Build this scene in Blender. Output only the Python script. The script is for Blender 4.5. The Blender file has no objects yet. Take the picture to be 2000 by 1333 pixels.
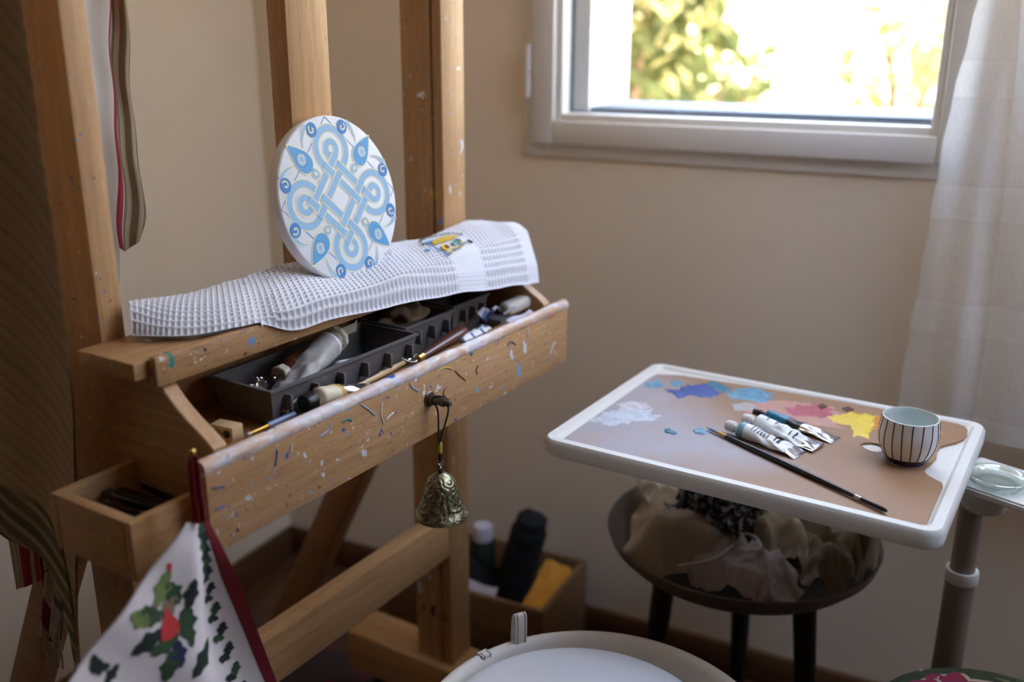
import bpy, bmesh, math, random
from mathutils import Matrix, Vector, noise
PI = math.pi
R = math.radians
scene = bpy.context.scene
C = scene.collection

# ------------------------------------------------------------------ camera
cam_d = bpy.data.cameras.new('camera')
cam = bpy.data.objects.new('camera', cam_d); C.objects.link(cam); scene.camera = cam
cam_d.sensor_width = 36.0
cam_d.lens = 33.91
cam_d.clip_start = 0.05
_p, _r, _y = R(17.336), R(0.211), R(26.06)
_F = Vector((-math.sin(_y)*math.cos(_p), math.cos(_y)*math.cos(_p), -math.sin(_p)))
_R = Vector((math.cos(_y), math.sin(_y), 0)); _U = _R.cross(_F)
_x = math.cos(_r)*_R + math.sin(_r)*_U
_u = -math.sin(_r)*_R + math.cos(_r)*_U
cam.matrix_world = Matrix((_x, _u, -_F)).transposed().to_4x4()
cam.location = (0, 0, 1.40)
cam_d.dof.use_dof = True
cam_d.dof.focus_distance = 1.30
cam_d.dof.aperture_fstop = 1.9

# ------------------------------------------------------------------ light and exposure
vs = scene.view_settings
vs.view_transform = 'Standard'; vs.look = 'None'; vs.gamma = 1.0; vs.use_curve_mapping = False
vs.exposure = 0.33
W_SKY, W_SUN = 8.0, 14.0
world = bpy.data.worlds.new('sky'); scene.world = world; world.use_nodes = True
wn = world.node_tree
for nd in list(wn.nodes): wn.nodes.remove(nd)
wo = wn.nodes.new('ShaderNodeOutputWorld'); wb = wn.nodes.new('ShaderNodeBackground')
wc = wn.nodes.new('ShaderNodeTexCoord'); ws = wn.nodes.new('ShaderNodeSeparateXYZ'); wr = wn.nodes.new('ShaderNodeValToRGB')
wr.color_ramp.elements[0].position = 0.0; wr.color_ramp.elements[0].color = (0.95, 0.95, 0.92, 1)
wr.color_ramp.elements[1].position = 0.6; wr.color_ramp.elements[1].color = (0.55, 0.70, 1.0, 1)
wn.links.new(wc.outputs['Generated'], ws.inputs[0]); wn.links.new(ws.outputs['Z'], wr.inputs[0])
wn.links.new(wr.outputs[0], wb.inputs['Color']); wb.inputs['Strength'].default_value = W_SKY
wn.links.new(wb.outputs[0], wo.inputs[0])
sun_d = bpy.data.lights.new('sun', 'SUN'); sun_d.energy = W_SUN; sun_d.angle = R(0.6); sun_d.color = (1.0, 0.93, 0.80)
sun = bpy.data.objects.new('sun', sun_d); C.objects.link(sun)
sun.rotation_euler = (R(52), 0, R(20))          # high, from behind the house
def portal(name, loc, rot, sx, sy):             # sampling guides in the front window and the two added openings
    d = bpy.data.lights.new(name, 'AREA'); d.shape = 'RECTANGLE'; d.size = sx; d.size_y = sy
    d.cycles.is_portal = True
    o = bpy.data.objects.new(name, d); C.objects.link(o); o.location = loc; o.rotation_euler = rot
portal('window_portal', (-0.46, 2.24, 1.68), (R(-90), 0, 0), 1.0, 1.1)
portal('window_portal', (0.525, 1.415, 2.47), (0, 0, 0), 1.1, 0.98)
portal('window_portal', (1.44, 1.495, 1.785), (0, R(90), 0), 0.75, 0.75)
scene.cycles.max_bounces = 10
scene.cycles.diffuse_bounces = 6
scene.cycles.transparent_max_bounces = 16
scene.cycles.caustics_reflective = False; scene.cycles.caustics_refractive = False

# ------------------------------------------------------------------ mesh builder
def V(*a): return Vector(a[0]) if len(a) == 1 else Vector(a)
def lerp(a, b, t): return a + (b - a)*t
def smooth(t): t = max(0.0, min(1.0, t)); return t*t*(3 - 2*t)
def curve_at(tab, x):                            # piecewise smooth interpolation of [(x, value), ...]
    if x <= tab[0][0]: return tab[0][1]
    for (x0, a), (x1, b) in zip(tab, tab[1:]):
        if x <= x1:
            t = (x - x0)/(x1 - x0)
            return lerp(a, b, t) if not isinstance(a, Vector) else a.lerp(b, t)
    return tab[-1][1]
def catmull(pts, n):
    P = [V(p) for p in pts]; out = []
    for i in range(len(P) - 1):
        a = P[max(0, i-1)]; b = P[i]; c = P[i+1]; d = P[min(len(P)-1, i+2)]
        for k in range(n):
            t = k/n
            out.append(0.5*((2*b) + (c-a)*t + (2*a-5*b+4*c-d)*t*t + (3*b-a-3*c+d)*t**3))
    out.append(P[-1]); return out
def basis(p, x, up=(0, 0, 1)):                   # frame at p with local +X along x
    x = V(x).normalized(); up = V(up)
    y = up.cross(x)
    if y.length < 1e-5: y = V(0, 1, 0).cross(x)
    y.normalize(); z = x.cross(y)
    m = Matrix((x, y, z)).transposed().to_4x4(); m.translation = V(p); return m

class B:
    def __init__(s): s.v = []; s.f = []; s.m = []
    def add(s, vs, fs, mat=0, M=None):
        o = len(s.v)
        s.v += [tuple(M @ V(p)) if M else tuple(p) for p in vs]
        for k, f in enumerate(fs):
            s.f.append([i + o for i in f]); s.m.append(mat[k] if isinstance(mat, list) else mat)
        return s
    def bm(s, bm, mat=0, M=None):
        bm.verts.index_update()
        s.add([v.co.copy() for v in bm.verts], [[v.index for v in f.verts] for f in bm.faces], mat, M); bm.free(); return s
    def box(s, c, d, bev=0.0015, M=None, mat=0, seg=2):
        bm = bmesh.new(); bmesh.ops.create_cube(bm, size=1)
        for v in bm.verts: v.co = V(v.co.x*d[0] + c[0], v.co.y*d[1] + c[1], v.co.z*d[2] + c[2])
        if bev: bmesh.ops.bevel(bm, geom=bm.edges[:], offset=min(bev, min(d)*0.45), segments=seg, affect='EDGES', profile=0.5)
        return s.bm(bm, mat, M)
    def span(s, a, b, bev=0.0015, mat=0, M=None):
        return s.box([(a[i]+b[i])/2 for i in range(3)], [abs(b[i]-a[i]) for i in range(3)], bev, M, mat)
    def beam(s, p, q, w, h, bev=0.002, up=(0, 0, 1), mat=0):
        p = V(p); q = V(q); L = (q-p).length
        return s.box((L/2, 0, 0), (L, w, h), bev, basis(p, q-p, up), mat)
    def lathe(s, prof, seg=32, M=None, mat=0, mats=None):
        vs = []; fs = []; ms = []
        n = len(prof)
        for i in range(seg):
            a = 2*PI*i/seg
            for r, z in prof: vs.append((r*math.cos(a), r*math.sin(a), z))
        for i in range(seg):
            j = (i+1) % seg
            for k in range(n-1):
                if prof[k][0] < 1e-7 and prof[k+1][0] < 1e-7: continue
                fs.append([i*n+k, j*n+k, j*n+k+1, i*n+k+1]); ms.append(mats[k] if mats else mat)
        return s.add(vs, fs, ms, M)
    def tube(s, pts, r, seg=8, mat=0, caps=True, M=None, closed=False, flat=1.0):
        P = [V(p) for p in pts]; n = len(P); rad = r if isinstance(r, (list, tuple)) else [r]*n
        vs = []; fs = []; prev = None
        for i in range(n):
            if closed: t = P[(i+1) % n] - P[i-1]
            else: t = P[min(n-1, i+1)] - P[max(0, i-1)]
            t.normalize()
            if prev is None:
                a = V(0, 0, 1) if abs(t.z) < 0.9 else V(1, 0, 0)
                u = t.cross(a).normalized()
            else:
                u = (prev - t*prev.dot(t)).normalized()
            prev = u; w = t.cross(u)
            for k in range(seg):
                a = 2*PI*k/seg; vs.append(P[i] + rad[i]*(math.cos(a)*u*flat + math.sin(a)*w))
        for i in range(n if closed else n-1):
            j = (i+1) % n
            for k in range(seg): fs.append([i*seg+k, i*seg+(k+1) % seg, j*seg+(k+1) % seg, j*seg+k])
        if caps and not closed:
            fs.append(list(range(seg))[::-1]); fs.append([(n-1)*seg+k for k in range(seg)])
        return s.add(vs, fs, mat, M)
    def grid(s, fn, nu, nv, mat=0, closed_u=False, matf=None, M=None):
        vs = [fn(i/nu, j/nv) for i in range(nu if closed_u else nu+1) for j in range(nv+1)]
        fs = []; ms = []
        for i in range(nu):
            a = i*(nv+1); b = ((i+1) % nu if closed_u else i+1)*(nv+1)
            for j in range(nv):
                fs.append([a+j, b+j, b+j+1, a+j+1]); ms.append(matf((i+.5)/nu, (j+.5)/nv) if matf else mat)
        return s.add(vs, fs, ms, M)
    def prism(s, out, z0, z1, M=None, mat=0, bev=0.0):
        bm = bmesh.new(); lo = [bm.verts.new((x, y, z0)) for x, y in out]; f = bm.faces.new(lo)
        r = bmesh.ops.extrude_face_region(bm, geom=[f])
        for e in r['geom']:
            if isinstance(e, bmesh.types.BMVert): e.co.z = z1
        if bev:
            bmesh.ops.bevel(bm, geom=[e for e in bm.edges if abs(e.verts[0].co.z - e.verts[1].co.z) < 1e-6], offset=bev, segments=2, affect='EDGES')
        return s.bm(bm, mat, M)
    def poly(s, pts, mat=0, M=None):              # one flat patch
        return s.add(pts, [list(range(len(pts)))], mat, M)
    def blob(s, c, r, amp=0.0, freq=3.0, sub=3, seed=0, mat=0, M=None):
        bm = bmesh.new(); bmesh.ops.create_icosphere(bm, subdivisions=sub, radius=1)
        for v in bm.verts:
            k = 1 + amp*noise.noise(v.co*freq + V(seed*7.3, seed*3.1, 0))
            v.co = V(v.co.x*r[0]*k + c[0], v.co.y*r[1]*k + c[1], v.co.z*r[2]*k + c[2])
        return s.bm(bm, mat, M)
    def build(s, name, mats, parent=None, base=None, matrix=None, sharp=35, kind=None, recalc=True):
        me = bpy.data.meshes.new(name)
        vs = [(x-base[0], y-base[1], z-base[2]) for x, y, z in s.v] if base is not None else s.v
        me.from_pydata([tuple(v) for v in vs], [], s.f)
        for m in (mats if isinstance(mats, (list, tuple)) else [mats]): me.materials.append(m)
        me.polygons.foreach_set('material_index', s.m)
        me.polygons.foreach_set('use_smooth', [True]*len(s.f))
        if recalc:
            bm = bmesh.new(); bm.from_mesh(me); bmesh.ops.recalc_face_normals(bm, faces=bm.faces[:]); bm.to_mesh(me); bm.free()
        me.set_sharp_from_angle(angle=R(sharp)); me.update()
        o = bpy.data.objects.new(name, me); C.objects.link(o)
        if parent is not None: o.parent = parent
        if matrix is not None: o.matrix_world = matrix
        if kind: o['kind'] = kind
        return o

def tag(o, label, cat, group=None):
    o['label'] = label; o['category'] = cat
    if group: o['group'] = group
    return o
I4 = Matrix.Identity(4)
class Thing:                                     # an Empty at the base; parts are given in the coordinates of `frame`
    def __init__(s, name, label, cat, base, frame=I4, group=None):
        s.base = tuple(base); s.o = bpy.data.objects.new(name, None); C.objects.link(s.o)
        s.o.empty_display_size = 0.05
        s.o.matrix_world = frame @ Matrix.Translation(V(base)); tag(s.o, label, cat, group)
    def part(s, name, b, mats, parent=None, label=None, sharp=35, kind=None, recalc=True):
        o = b.build(name, mats, parent or s.o, s.base, sharp=sharp, kind=kind, recalc=recalc)
        if label: o['label'] = label
        return o
def solo(name, label, cat, b, mats, base, frame=I4, group=None, sharp=35, recalc=True):
    o = b.build(name, mats, None, base, frame @ Matrix.Translation(V(base)), sharp=sharp, recalc=recalc)
    return tag(o, label, cat, group)

# ------------------------------------------------------------------ materials
def srgb(r, g, b):
    f = lambda c: (c/255/12.92) if c/255 <= 0.04045 else ((c/255+0.055)/1.055)**2.4
    return (f(r), f(g), f(b), 1)
class N:                                          # small node helper
    def __init__(s, name):
        s.mat = bpy.data.materials.new(name); s.mat.use_nodes = True; s.t = s.mat.node_tree
        s.p = s.t.nodes['Principled BSDF']; s.out = s.t.nodes['Material Output']; s._c = None
    def n(s, typ, **kw):
        nd = s.t.nodes.new(typ)
        for k, v in kw.items():
            if k in nd.inputs: nd.inputs[k].default_value = v
            else: setattr(nd, k, v)
        return nd
    def l(s, a, b): s.t.links.new(a, b)
    def co(s, scale=(1, 1, 1)):
        if s._c is None: s._c = s.n('ShaderNodeTexCoord')
        m = s.n('ShaderNodeMapping'); m.inputs['Scale'].default_value = scale; s.l(s._c.outputs['Object'], m.inputs[0]); return m.outputs[0]
    def noise(s, scale, detail=3, rough=0.5, vec=None, dist=0.0):
        nd = s.n('ShaderNodeTexNoise'); nd.inputs['Scale'].default_value = scale; nd.inputs['Detail'].default_value = detail
        nd.inputs['Roughness'].default_value = rough; nd.inputs['Distortion'].default_value = dist
        s.l(vec if vec is not None else s.co(), nd.inputs['Vector']); return nd
    def ramp(s, fac, stops, interp='LINEAR'):
        r = s.n('ShaderNodeValToRGB'); cr = r.color_ramp; cr.interpolation = interp
        while len(cr.elements) < len(stops): cr.elements.new(0.5)
        for e, (p, c) in zip(cr.elements, stops): e.position = p; e.color = c
        s.l(fac, r.inputs[0]); return r.outputs[0]
    def mix(s, fac, a, b, blend='MIX'):
        m = s.n('ShaderNodeMix', data_type='RGBA', blend_type=blend)
        for src, sock in ((fac, m.inputs[0]), (a, m.inputs[6]), (b, m.inputs[7])):
            if hasattr(src, 'links') or hasattr(src, 'is_linked'): s.l(src, sock)
            else: sock.default_value = src
        return m.outputs[2]
    def math(s, op, a, b=None):
        m = s.n('ShaderNodeMath', operation=op)
        for src, sock in ((a, m.inputs[0]), (b, m.inputs[1])):
            if src is None: continue
            if hasattr(src, 'is_linked'): s.l(src, sock)
            else: sock.default_value = src
        return m.outputs[0]
    def bump(s, h, strength=0.2, dist=0.002):
        b = s.n('ShaderNodeBump'); b.inputs['Strength'].default_value = strength; b.inputs['Distance'].default_value = dist
        s.l(h, b.inputs['Height']); s.l(b.outputs[0], s.p.inputs['Normal'])
    def fin(s, col=None, rough=0.6, metal=0.0, spec=None, sheen=None):
        if col is not None:
            if hasattr(col, 'is_linked'): s.l(col, s.p.inputs['Base Color'])
            else: s.p.inputs['Base Color'].default_value = col
        s.p.inputs['Roughness'].default_value = rough; s.p.inputs['Metallic'].default_value = metal
        if spec is not None: s.p.inputs['Specular IOR Level'].default_value = spec
        if sheen: s.p.inputs['Sheen Weight'].default_value = sheen
        return s.mat

def plain(name, col, rough=0.5, metal=0.0, var=0.06, scale=40, bump=0.0, spec=None, sheen=None):
    m = N(name); n = m.noise(scale, 3)
    c = m.mix(n.outputs['Fac'], tuple(x*(1-var) for x in col[:3]) + (1,), tuple(min(1, x*(1+var)) for x in col[:3]) + (1,))
    if bump: m.bump(n.outputs['Fac'], bump, 0.002)
    return m.fin(c, rough, metal, spec, sheen)

SPLAT = [(0.0, srgb(120, 160, 215)), (0.14, srgb(60, 90, 170)), (0.26, srgb(215, 220, 228)), (0.44, srgb(120, 175, 205)), (0.54, srgb(205, 180, 70)),
         (0.62, srgb(60, 45, 70)), (0.70, srgb(235, 236, 240)), (0.84, srgb(150, 70, 40)), (0.92, srgb(40, 150, 140))]
def wood(name, light, dark, axis, splat=0.0, smear=0.0, rough=0.5, scale=1.0):
    m = N(name)
    st = [90*scale, 90*scale, 90*scale]; st['xyz'.index(axis)] = 4.0*scale
    n1 = m.noise(1.0, 5, 0.6, m.co(tuple(st)), 0.4)
    st2 = [420, 420, 420]; st2['xyz'.index(axis)] = 26
    n2 = m.noise(1.0, 2, 0.5, m.co(tuple(st2)))
    n3 = m.noise(4.0, 2)
    c = m.ramp(n1.outputs['Fac'], [(0.3, dark), (0.72, light)])
    c = m.mix(m.ramp(n2.outputs['Fac'], [(0.30, (1, 1, 1, 1)), (0.40, (0, 0, 0, 1))]), c, tuple(x*0.78 for x in dark[:3]) + (1,))
    c = m.mix(m.math('MULTIPLY', n3.outputs['Fac'], 0.35), c, tuple(x*0.8 for x in dark[:3]) + (1,))
    def splats(c, sc, thr, keep, stretch):
        wob = m.noise(sc*1.7, 2); add = m.n('ShaderNodeVectorMath', operation='MULTIPLY_ADD'); add.inputs[1].default_value = (0.022,)*3
        m.l(wob.outputs['Color'], add.inputs[0]); m.l(m.co(stretch), add.inputs[2])
        v = m.n('ShaderNodeTexVoronoi'); v.inputs['Scale'].default_value = sc; v.inputs['Randomness'].default_value = 1.0
        m.l(add.outputs[0], v.inputs['Vector'])
        sep = m.n('ShaderNodeSeparateColor'); m.l(v.outputs['Color'], sep.inputs[0])
        size = m.math('MULTIPLY', sep.outputs[1], thr)
        near = m.math('LESS_THAN', v.outputs['Distance'], size)
        on = m.math('MULTIPLY', near, m.math('GREATER_THAN', sep.outputs[2], keep))
        pal = m.ramp(sep.outputs[0], SPLAT, 'CONSTANT')
        return m.mix(on, c, pal)
    if splat:
        c = splats(c, 40, 0.30, 1 - 0.5*splat, (1, 1.3, 0.6))
        c = splats(c, 75, 0.30, 1 - 0.4*splat, (1, 0.7, 1.3))
        c = splats(c, 130, 0.36, 1 - 0.3*splat, (1, 1.6, 1))
    if smear:
        s1 = m.noise(38, 4, 0.65, m.co((1, 0.28, 1)), 0.3)
        k = m.ramp(s1.outputs['Fac'], [(0.43, (0, 0, 0, 1)), (0.56, (1, 1, 1, 1))])
        s2 = m.noise(26, 3)
        tone = m.ramp(s2.outputs['Fac'], [(0.2, srgb(238, 232, 234)), (0.42, srgb(222, 208, 210)), (0.5, srgb(206, 212, 226)), (0.52, srgb(238, 234, 236)), (0.68, srgb(232, 208, 190)), (0.78, srgb(220, 180, 160))])
        c = m.mix(m.math('MULTIPLY', k, smear), c, tone)
        c = splats(c, 60, 0.4, 0.72, (1, 0.6, 1))
    m.bump(n1.outputs['Fac'], 0.12, 0.0015)
    return m.fin(c, rough)

WL, WD = srgb(208, 166, 118), srgb(180, 136, 90)
M = {}
M['wood_y'] = wood('beech_lengthwise', WL, WD, 'y')
M['wood_z'] = wood('beech_upright', WL, WD, 'z')
M['wood_x'] = wood('beech_crosswise', WL, WD, 'x')
M['wood_y_splat'] = wood('beech_lengthwise_spattered', WL, WD, 'y', 1.0)
M['wood_z_splat'] = wood('beech_upright_spattered', WL, WD, 'z', 0.45)
M['wood_lip'] = wood('beech_paint_smeared', srgb(216, 184, 160), srgb(196, 158, 130), 'y', 0, 0.9)
M['wood_dim'] = wood('beech_old', srgb(178, 134, 90), srgb(146, 104, 64), 'x')
M['wood_box'] = wood('crate_wood', srgb(150, 116, 80), srgb(118, 86, 56), 'x')
M['floor'] = wood('floor_boards', srgb(98, 66, 40), srgb(74, 48, 28), 'y', 0, 0, 0.45, 0.5)
M['skirt'] = wood('skirting_wood', srgb(112, 76, 48), srgb(88, 58, 36), 'x', 0, 0, 0.5, 0.5)

m = N('plaster_wall')
a1 = m.noise(55, 5, 0.6, m.co((1, 1, 0.5)), 0.8); a2 = m.noise(3, 3)
c = m.mix(a2.outputs['Fac'], srgb(236, 220, 198), srgb(242, 228, 208))
m.bump(a1.outputs['Fac'], 0.22, 0.006); M['wall'] = m.fin(c, 0.75)
M['ceiling'] = plain('ceiling_paint', srgb(236, 226, 210), 0.8)
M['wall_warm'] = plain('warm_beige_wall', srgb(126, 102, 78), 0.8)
M['frame_white'] = plain('window_white', srgb(232, 228, 222), 0.35, var=0.02)
M['gasket'] = plain('rubber_gasket', srgb(70, 84, 92), 0.6)
M['reveal'] = plain('outer_reveal', srgb(242, 242, 240), 0.7)
M['sill'] = plain('zinc_sill', srgb(120, 130, 145), 0.5)
def thin_glass(name, tint=(1, 1, 1, 1), gloss=0.06):
    m = N(name); tr = m.n('ShaderNodeBsdfTransparent'); tr.inputs[0].default_value = tint
    gl = m.n('ShaderNodeBsdfGlossy'); gl.inputs['Roughness'].default_value = 0.02
    mx = m.n('ShaderNodeMixShader'); mx.inputs[0].default_value = gloss
    m.l(tr.outputs[0], mx.inputs[1]); m.l(gl.outputs[0], mx.inputs[2]); m.l(mx.outputs[0], m.out.inputs[0]); return m.mat
M['pane'] = thin_glass('window_glass')
M['plastic_clear'] = thin_glass('clear_plastic', (0.80, 0.81, 0.85, 1), 0.30)
M['metal_dark'] = plain('aged_metal', srgb(96, 90, 80), 0.38, 0.9, 0.2, 120)
M['brass'] = plain('brass', srgb(196, 160, 84), 0.3, 1.0)
M['steel'] = plain('steel', srgb(190, 190, 192), 0.25, 1.0)
M['cord'] = plain('black_cord', srgb(24, 20, 20), 0.8, 0, 0.2, 900, 0.3)
M['gold_thread'] = plain('gold_thread', srgb(205, 180, 80), 0.4, 0.3, 0.2, 900, 0.3)
m = N('bell_bronze')
b1 = m.noise(170, 4, 0.6, None, 1.2); b2 = m.noise(40, 3)
c = m.ramp(b1.outputs['Fac'], [(0.32, srgb(66, 64, 48)), (0.6, srgb(166, 160, 128))])
m.bump(b1.outputs['Fac'], 0.25, 0.001); M['bell'] = m.fin(c, 0.36, 0.9)
M['towel'] = plain('white_cotton', srgb(226, 226, 232), 0.95, 0, 0.03, 600, 0.15, sheen=0.2)
M['canvas'] = plain('canvas_face', srgb(236, 238, 242), 0.85, 0, 0.02, 700, 0.25)
M['canvas_edge'] = plain('canvas_side', srgb(232, 228, 228), 0.9, 0, 0.03, 300, 0.2)
M['knot_blue'] = plain('pale_blue_paint', srgb(150, 190, 222), 0.6, 0, 0.07, 160)
M['leaf_blue'] = plain('mid_blue_paint', srgb(92, 164, 214), 0.6, 0, 0.07, 160)
M['deep_blue'] = plain('deep_blue_paint', srgb(70, 132, 196), 0.6, 0, 0.07, 160)
M['outline_yellow'] = plain('cream_yellow_paint', srgb(238, 230, 190), 0.6)
M['thin_line'] = plain('grey_blue_line', srgb(110, 142, 178), 0.7)
M['tray_grey'] = plain('grey_plastic', srgb(104, 102, 102), 0.42, 0, 0.05, 60)
M['white_plastic'] = plain('white_plastic', srgb(222, 219, 213), 0.42, 0, 0.02)
M['cream_plastic'] = plain('cream_plastic', srgb(214, 205, 188), 0.45)
M['black_plastic'] = plain('black_plastic', srgb(22, 22, 24), 0.3)
M['black_lacquer'] = plain('black_lacquer', srgb(14, 13, 15), 0.18)
M['foil'] = plain('crumpled_foil', srgb(205, 205, 208), 0.22, 0.95, 0.1, 90, 0.35)
M['tube_white'] = plain('white_label', srgb(228, 229, 230), 0.4, 0, 0.05, 80, 0.1)
M['tube_grey'] = plain('smeared_grey_label', srgb(176, 172, 168), 0.45, 0, 0.25, 120, 0.2)
M['tube_cream'] = plain('cream_label', srgb(216, 204, 176), 0.5, 0, 0.1, 120)
M['tube_ochre'] = plain('ochre_band', srgb(190, 160, 70), 0.5, 0, 0.15, 90)
M['tube_aqua'] = plain('aqua_band', srgb(120, 178, 190), 0.45)
M['tube_teal'] = plain('teal_band', srgb(22, 106, 132), 0.35)
M['tube_lightblue'] = plain('light_blue_band', srgb(120, 160, 205), 0.4)
M['tube_navy'] = plain('navy_band', srgb(32, 44, 66), 0.45)
M['ink'] = plain('grey_ink', srgb(110, 114, 120), 0.6)
M['ink_dark'] = plain('dark_ink', srgb(40, 46, 56), 0.6)
M['hard_brown'] = wood('brown_handle', srgb(112, 66, 50), srgb(86, 44, 34), 'y', 0, 0, 0.3)
M['brush_wood'] = plain('pale_brush_wood', srgb(206, 176, 134), 0.45)
M['brush_blue'] = plain('pearl_blue_handle', srgb(120, 140, 178), 0.3, 0.3)
M['bristle'] = plain('bristle', srgb(120, 150, 185), 0.9)
M['eraser'] = plain('eraser', srgb(222, 216, 204), 0.8, 0, 0.05)
M['paper'] = plain('paper', srgb(196, 192, 206), 0.8)
M['denim'] = plain('blue_label', srgb(70, 84, 130), 0.6)
M['glove'] = plain('tan_cloth', srgb(140, 118, 92), 0.9, 0, 0.1, 90, 0.3)
m = N('palette_board')
p1 = m.noise(5.0, 4, 0.6); p2 = m.noise(14, 4, 0.65, None, 0.5); p3 = m.noise(300, 2)
c = m.mix(p3.outputs['Fac'], srgb(146, 112, 82), srgb(158, 122, 92))
sx = m.n('ShaderNodeSeparateXYZ'); m.l(m.co(), sx.inputs[0])
ed = m.math('ADD', m.math('MULTIPLY', sx.outputs[0], -2.8), m.math('MULTIPLY', m.math('ABSOLUTE', m.math('ADD', sx.outputs[1], 0.10)), -3.0))
ed = m.math('ADD', ed, m.math('ADD', m.math('MULTIPLY', p1.outputs['Fac'], 0.6), 0.36))
k = m.ramp(ed, [(0.3, (0, 0, 0, 1)), (0.75, (1, 1, 1, 1))])
tone = m.ramp(p2.outputs['Fac'], [(0.25, srgb(168, 156, 156)), (0.5, srgb(164, 160, 168)), (0.75, srgb(172, 154, 142))])
c = m.mix(m.math('MULTIPLY', k, 0.9), c, tone)
M['palette'] = m.fin(c, 0.5)
M['palette_edge'] = plain('palette_edge', srgb(140, 104, 62), 0.6)
def paint(name, col, col2, rough=0.4):
    m = N(name); n = m.noise(1.0, 5, 0.65, m.co((70, 180, 180)), 0.8); c = m.ramp(n.outputs['Fac'], [(0.36, col), (0.62, col2)]); m.bump(n.outputs['Fac'], 0.4, 0.002); return m.fin(c, rough)
M['p_ultra'] = paint('ultramarine_paint', srgb(44, 66, 140), srgb(72, 92, 160))
M['p_teal'] = paint('teal_paint', srgb(30, 92, 122), srgb(60, 130, 150))
M['p_sky'] = paint('sky_blue_paint', srgb(58, 118, 152), srgb(124, 168, 190))
M['p_white'] = paint('white_paint', srgb(226, 226, 234), srgb(182, 168, 168))
M['p_pink'] = paint('pink_paint', srgb(160, 62, 78), srgb(184, 106, 108))
M['p_rose'] = paint('thin_rose_paint', srgb(190, 132, 122), srgb(188, 146, 126))
M['p_greyblue'] = paint('thin_grey_blue_paint', srgb(164, 168, 172), srgb(176, 166, 160))
M['p_maroon'] = paint('maroon_paint', srgb(70, 30, 30), srgb(96, 44, 40))
M['p_yellow'] = paint('yellow_paint', srgb(232, 204, 70), srgb(222, 184, 60))
M['p_orange'] = paint('orange_paint', srgb(210, 140, 40), srgb(190, 110, 40))
M['p_bluewhite'] = paint('blue_white_paint', srgb(206, 214, 224), srgb(172, 178, 188))
M['porcelain'] = plain('porcelain', srgb(232, 230, 224), 0.18, 0, 0.02)
M['celadon'] = plain('pale_celadon_glaze', srgb(206, 214, 212), 0.15, 0, 0.02)
M['cobalt'] = plain('dark_cobalt_line', srgb(44, 38, 66), 0.3)
M['lid_glass'] = thin_glass('lid_glass', (0.88, 0.93, 0.91, 1), 0.22)
M['bowl'] = plain('galvanised_metal', srgb(112, 104, 96), 0.5, 0.35, 0.15, 30)
M['leg_black'] = plain('black_painted_wood', srgb(20, 18, 18), 0.5)
M['rag_beige'] = plain('beige_canvas_rag', srgb(160, 144, 124), 0.95, 0, 0.1, 60, 0.2)
M['rag_terry'] = plain('pinkish_terry', srgb(166, 150, 142), 1.0, 0, 0.12, 500, 0.8)
M['rag_olive'] = plain('olive_cotton', srgb(122, 108, 86), 0.95, 0, 0.12, 40, 0.2)
M['rag_white'] = plain('off_white_linen', srgb(196, 190, 182), 0.95, 0, 0.06, 90, 0.2)
m = N('black_white_print'); n = m.noise(60, 3, 0.55, None, 1.6)
M['rag_print'] = m.fin(m.ramp(n.outputs['Fac'], [(0.53, srgb(22, 22, 26)), (0.57, srgb(160, 158, 160))]), 0.9)
M['leather'] = plain('white_leather', srgb(222, 214, 204), 0.5, 0, 0.03, 500, 0.12)
M['cushion'] = plain('white_seat_cushion', srgb(226, 228, 234), 0.6, 0, 0.015)
M['stitch'] = plain('grey_stitching', srgb(120, 110, 104), 0.8)
M['black_cloth'] = plain('black_cloth', srgb(20, 19, 20), 0.9, 0, 0.3, 40, 0.3)
M['yellow_cloth'] = plain('mustard_cloth', srgb(226, 156, 56), 0.9, 0, 0.1, 60, 0.3)
M['rust'] = plain('red_cotton', srgb(126, 28, 40), 0.9, 0, 0.1, 300, 0.2)
M['holly_white'] = plain('white_linen', srgb(232, 224, 224), 0.95, 0, 0.03, 300, 0.15)
M['holly_green'] = plain('holly_green_print', srgb(58, 84, 56), 0.9, 0, 0.45, 60)
M['holly_dark'] = plain('holly_dark_print', srgb(40, 52, 44), 0.9, 0, 0.3, 60)
M['holly_light'] = plain('holly_light_print', srgb(120, 140, 80), 0.9, 0, 0.3, 60)
M['holly_red'] = plain('red_print', srgb(206, 62, 62), 0.9, 0, 0.1, 60)
M['holly_brown'] = plain('brown_print', srgb(140, 118, 96), 0.9)
M['holly_blue'] = plain('blue_print', srgb(52, 56, 92), 0.9)
def stripes(name, period, axis, cols, rough=0.95, shear=0.0, wob=0.0):
    m = N(name); sp = m.n('ShaderNodeSeparateXYZ'); m.l(m.co(), sp.inputs[0]); o = {'x': 0, 'y': 1, 'z': 2}
    v = sp.outputs[o[axis[0]]]
    if shear: v = m.math('ADD', v, m.math('MULTIPLY', sp.outputs[o[axis[1]]], shear))
    if wob:
        n = m.noise(7, 2); v = m.math('ADD', v, m.math('MULTIPLY', n.outputs['Fac'], wob))
    f = m.math('FRACT', m.math('DIVIDE', v, period)); c = m.ramp(f, cols, 'CONSTANT')
    w = m.noise(900, 2); c = m.mix(m.math('MULTIPLY', w.outputs['Fac'], 0.3), c, (0.2, 0.17, 0.14, 1)); m.bump(w.outputs['Fac'], 0.3, 0.001)
    return m.fin(c, rough)
G = srgb
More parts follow.
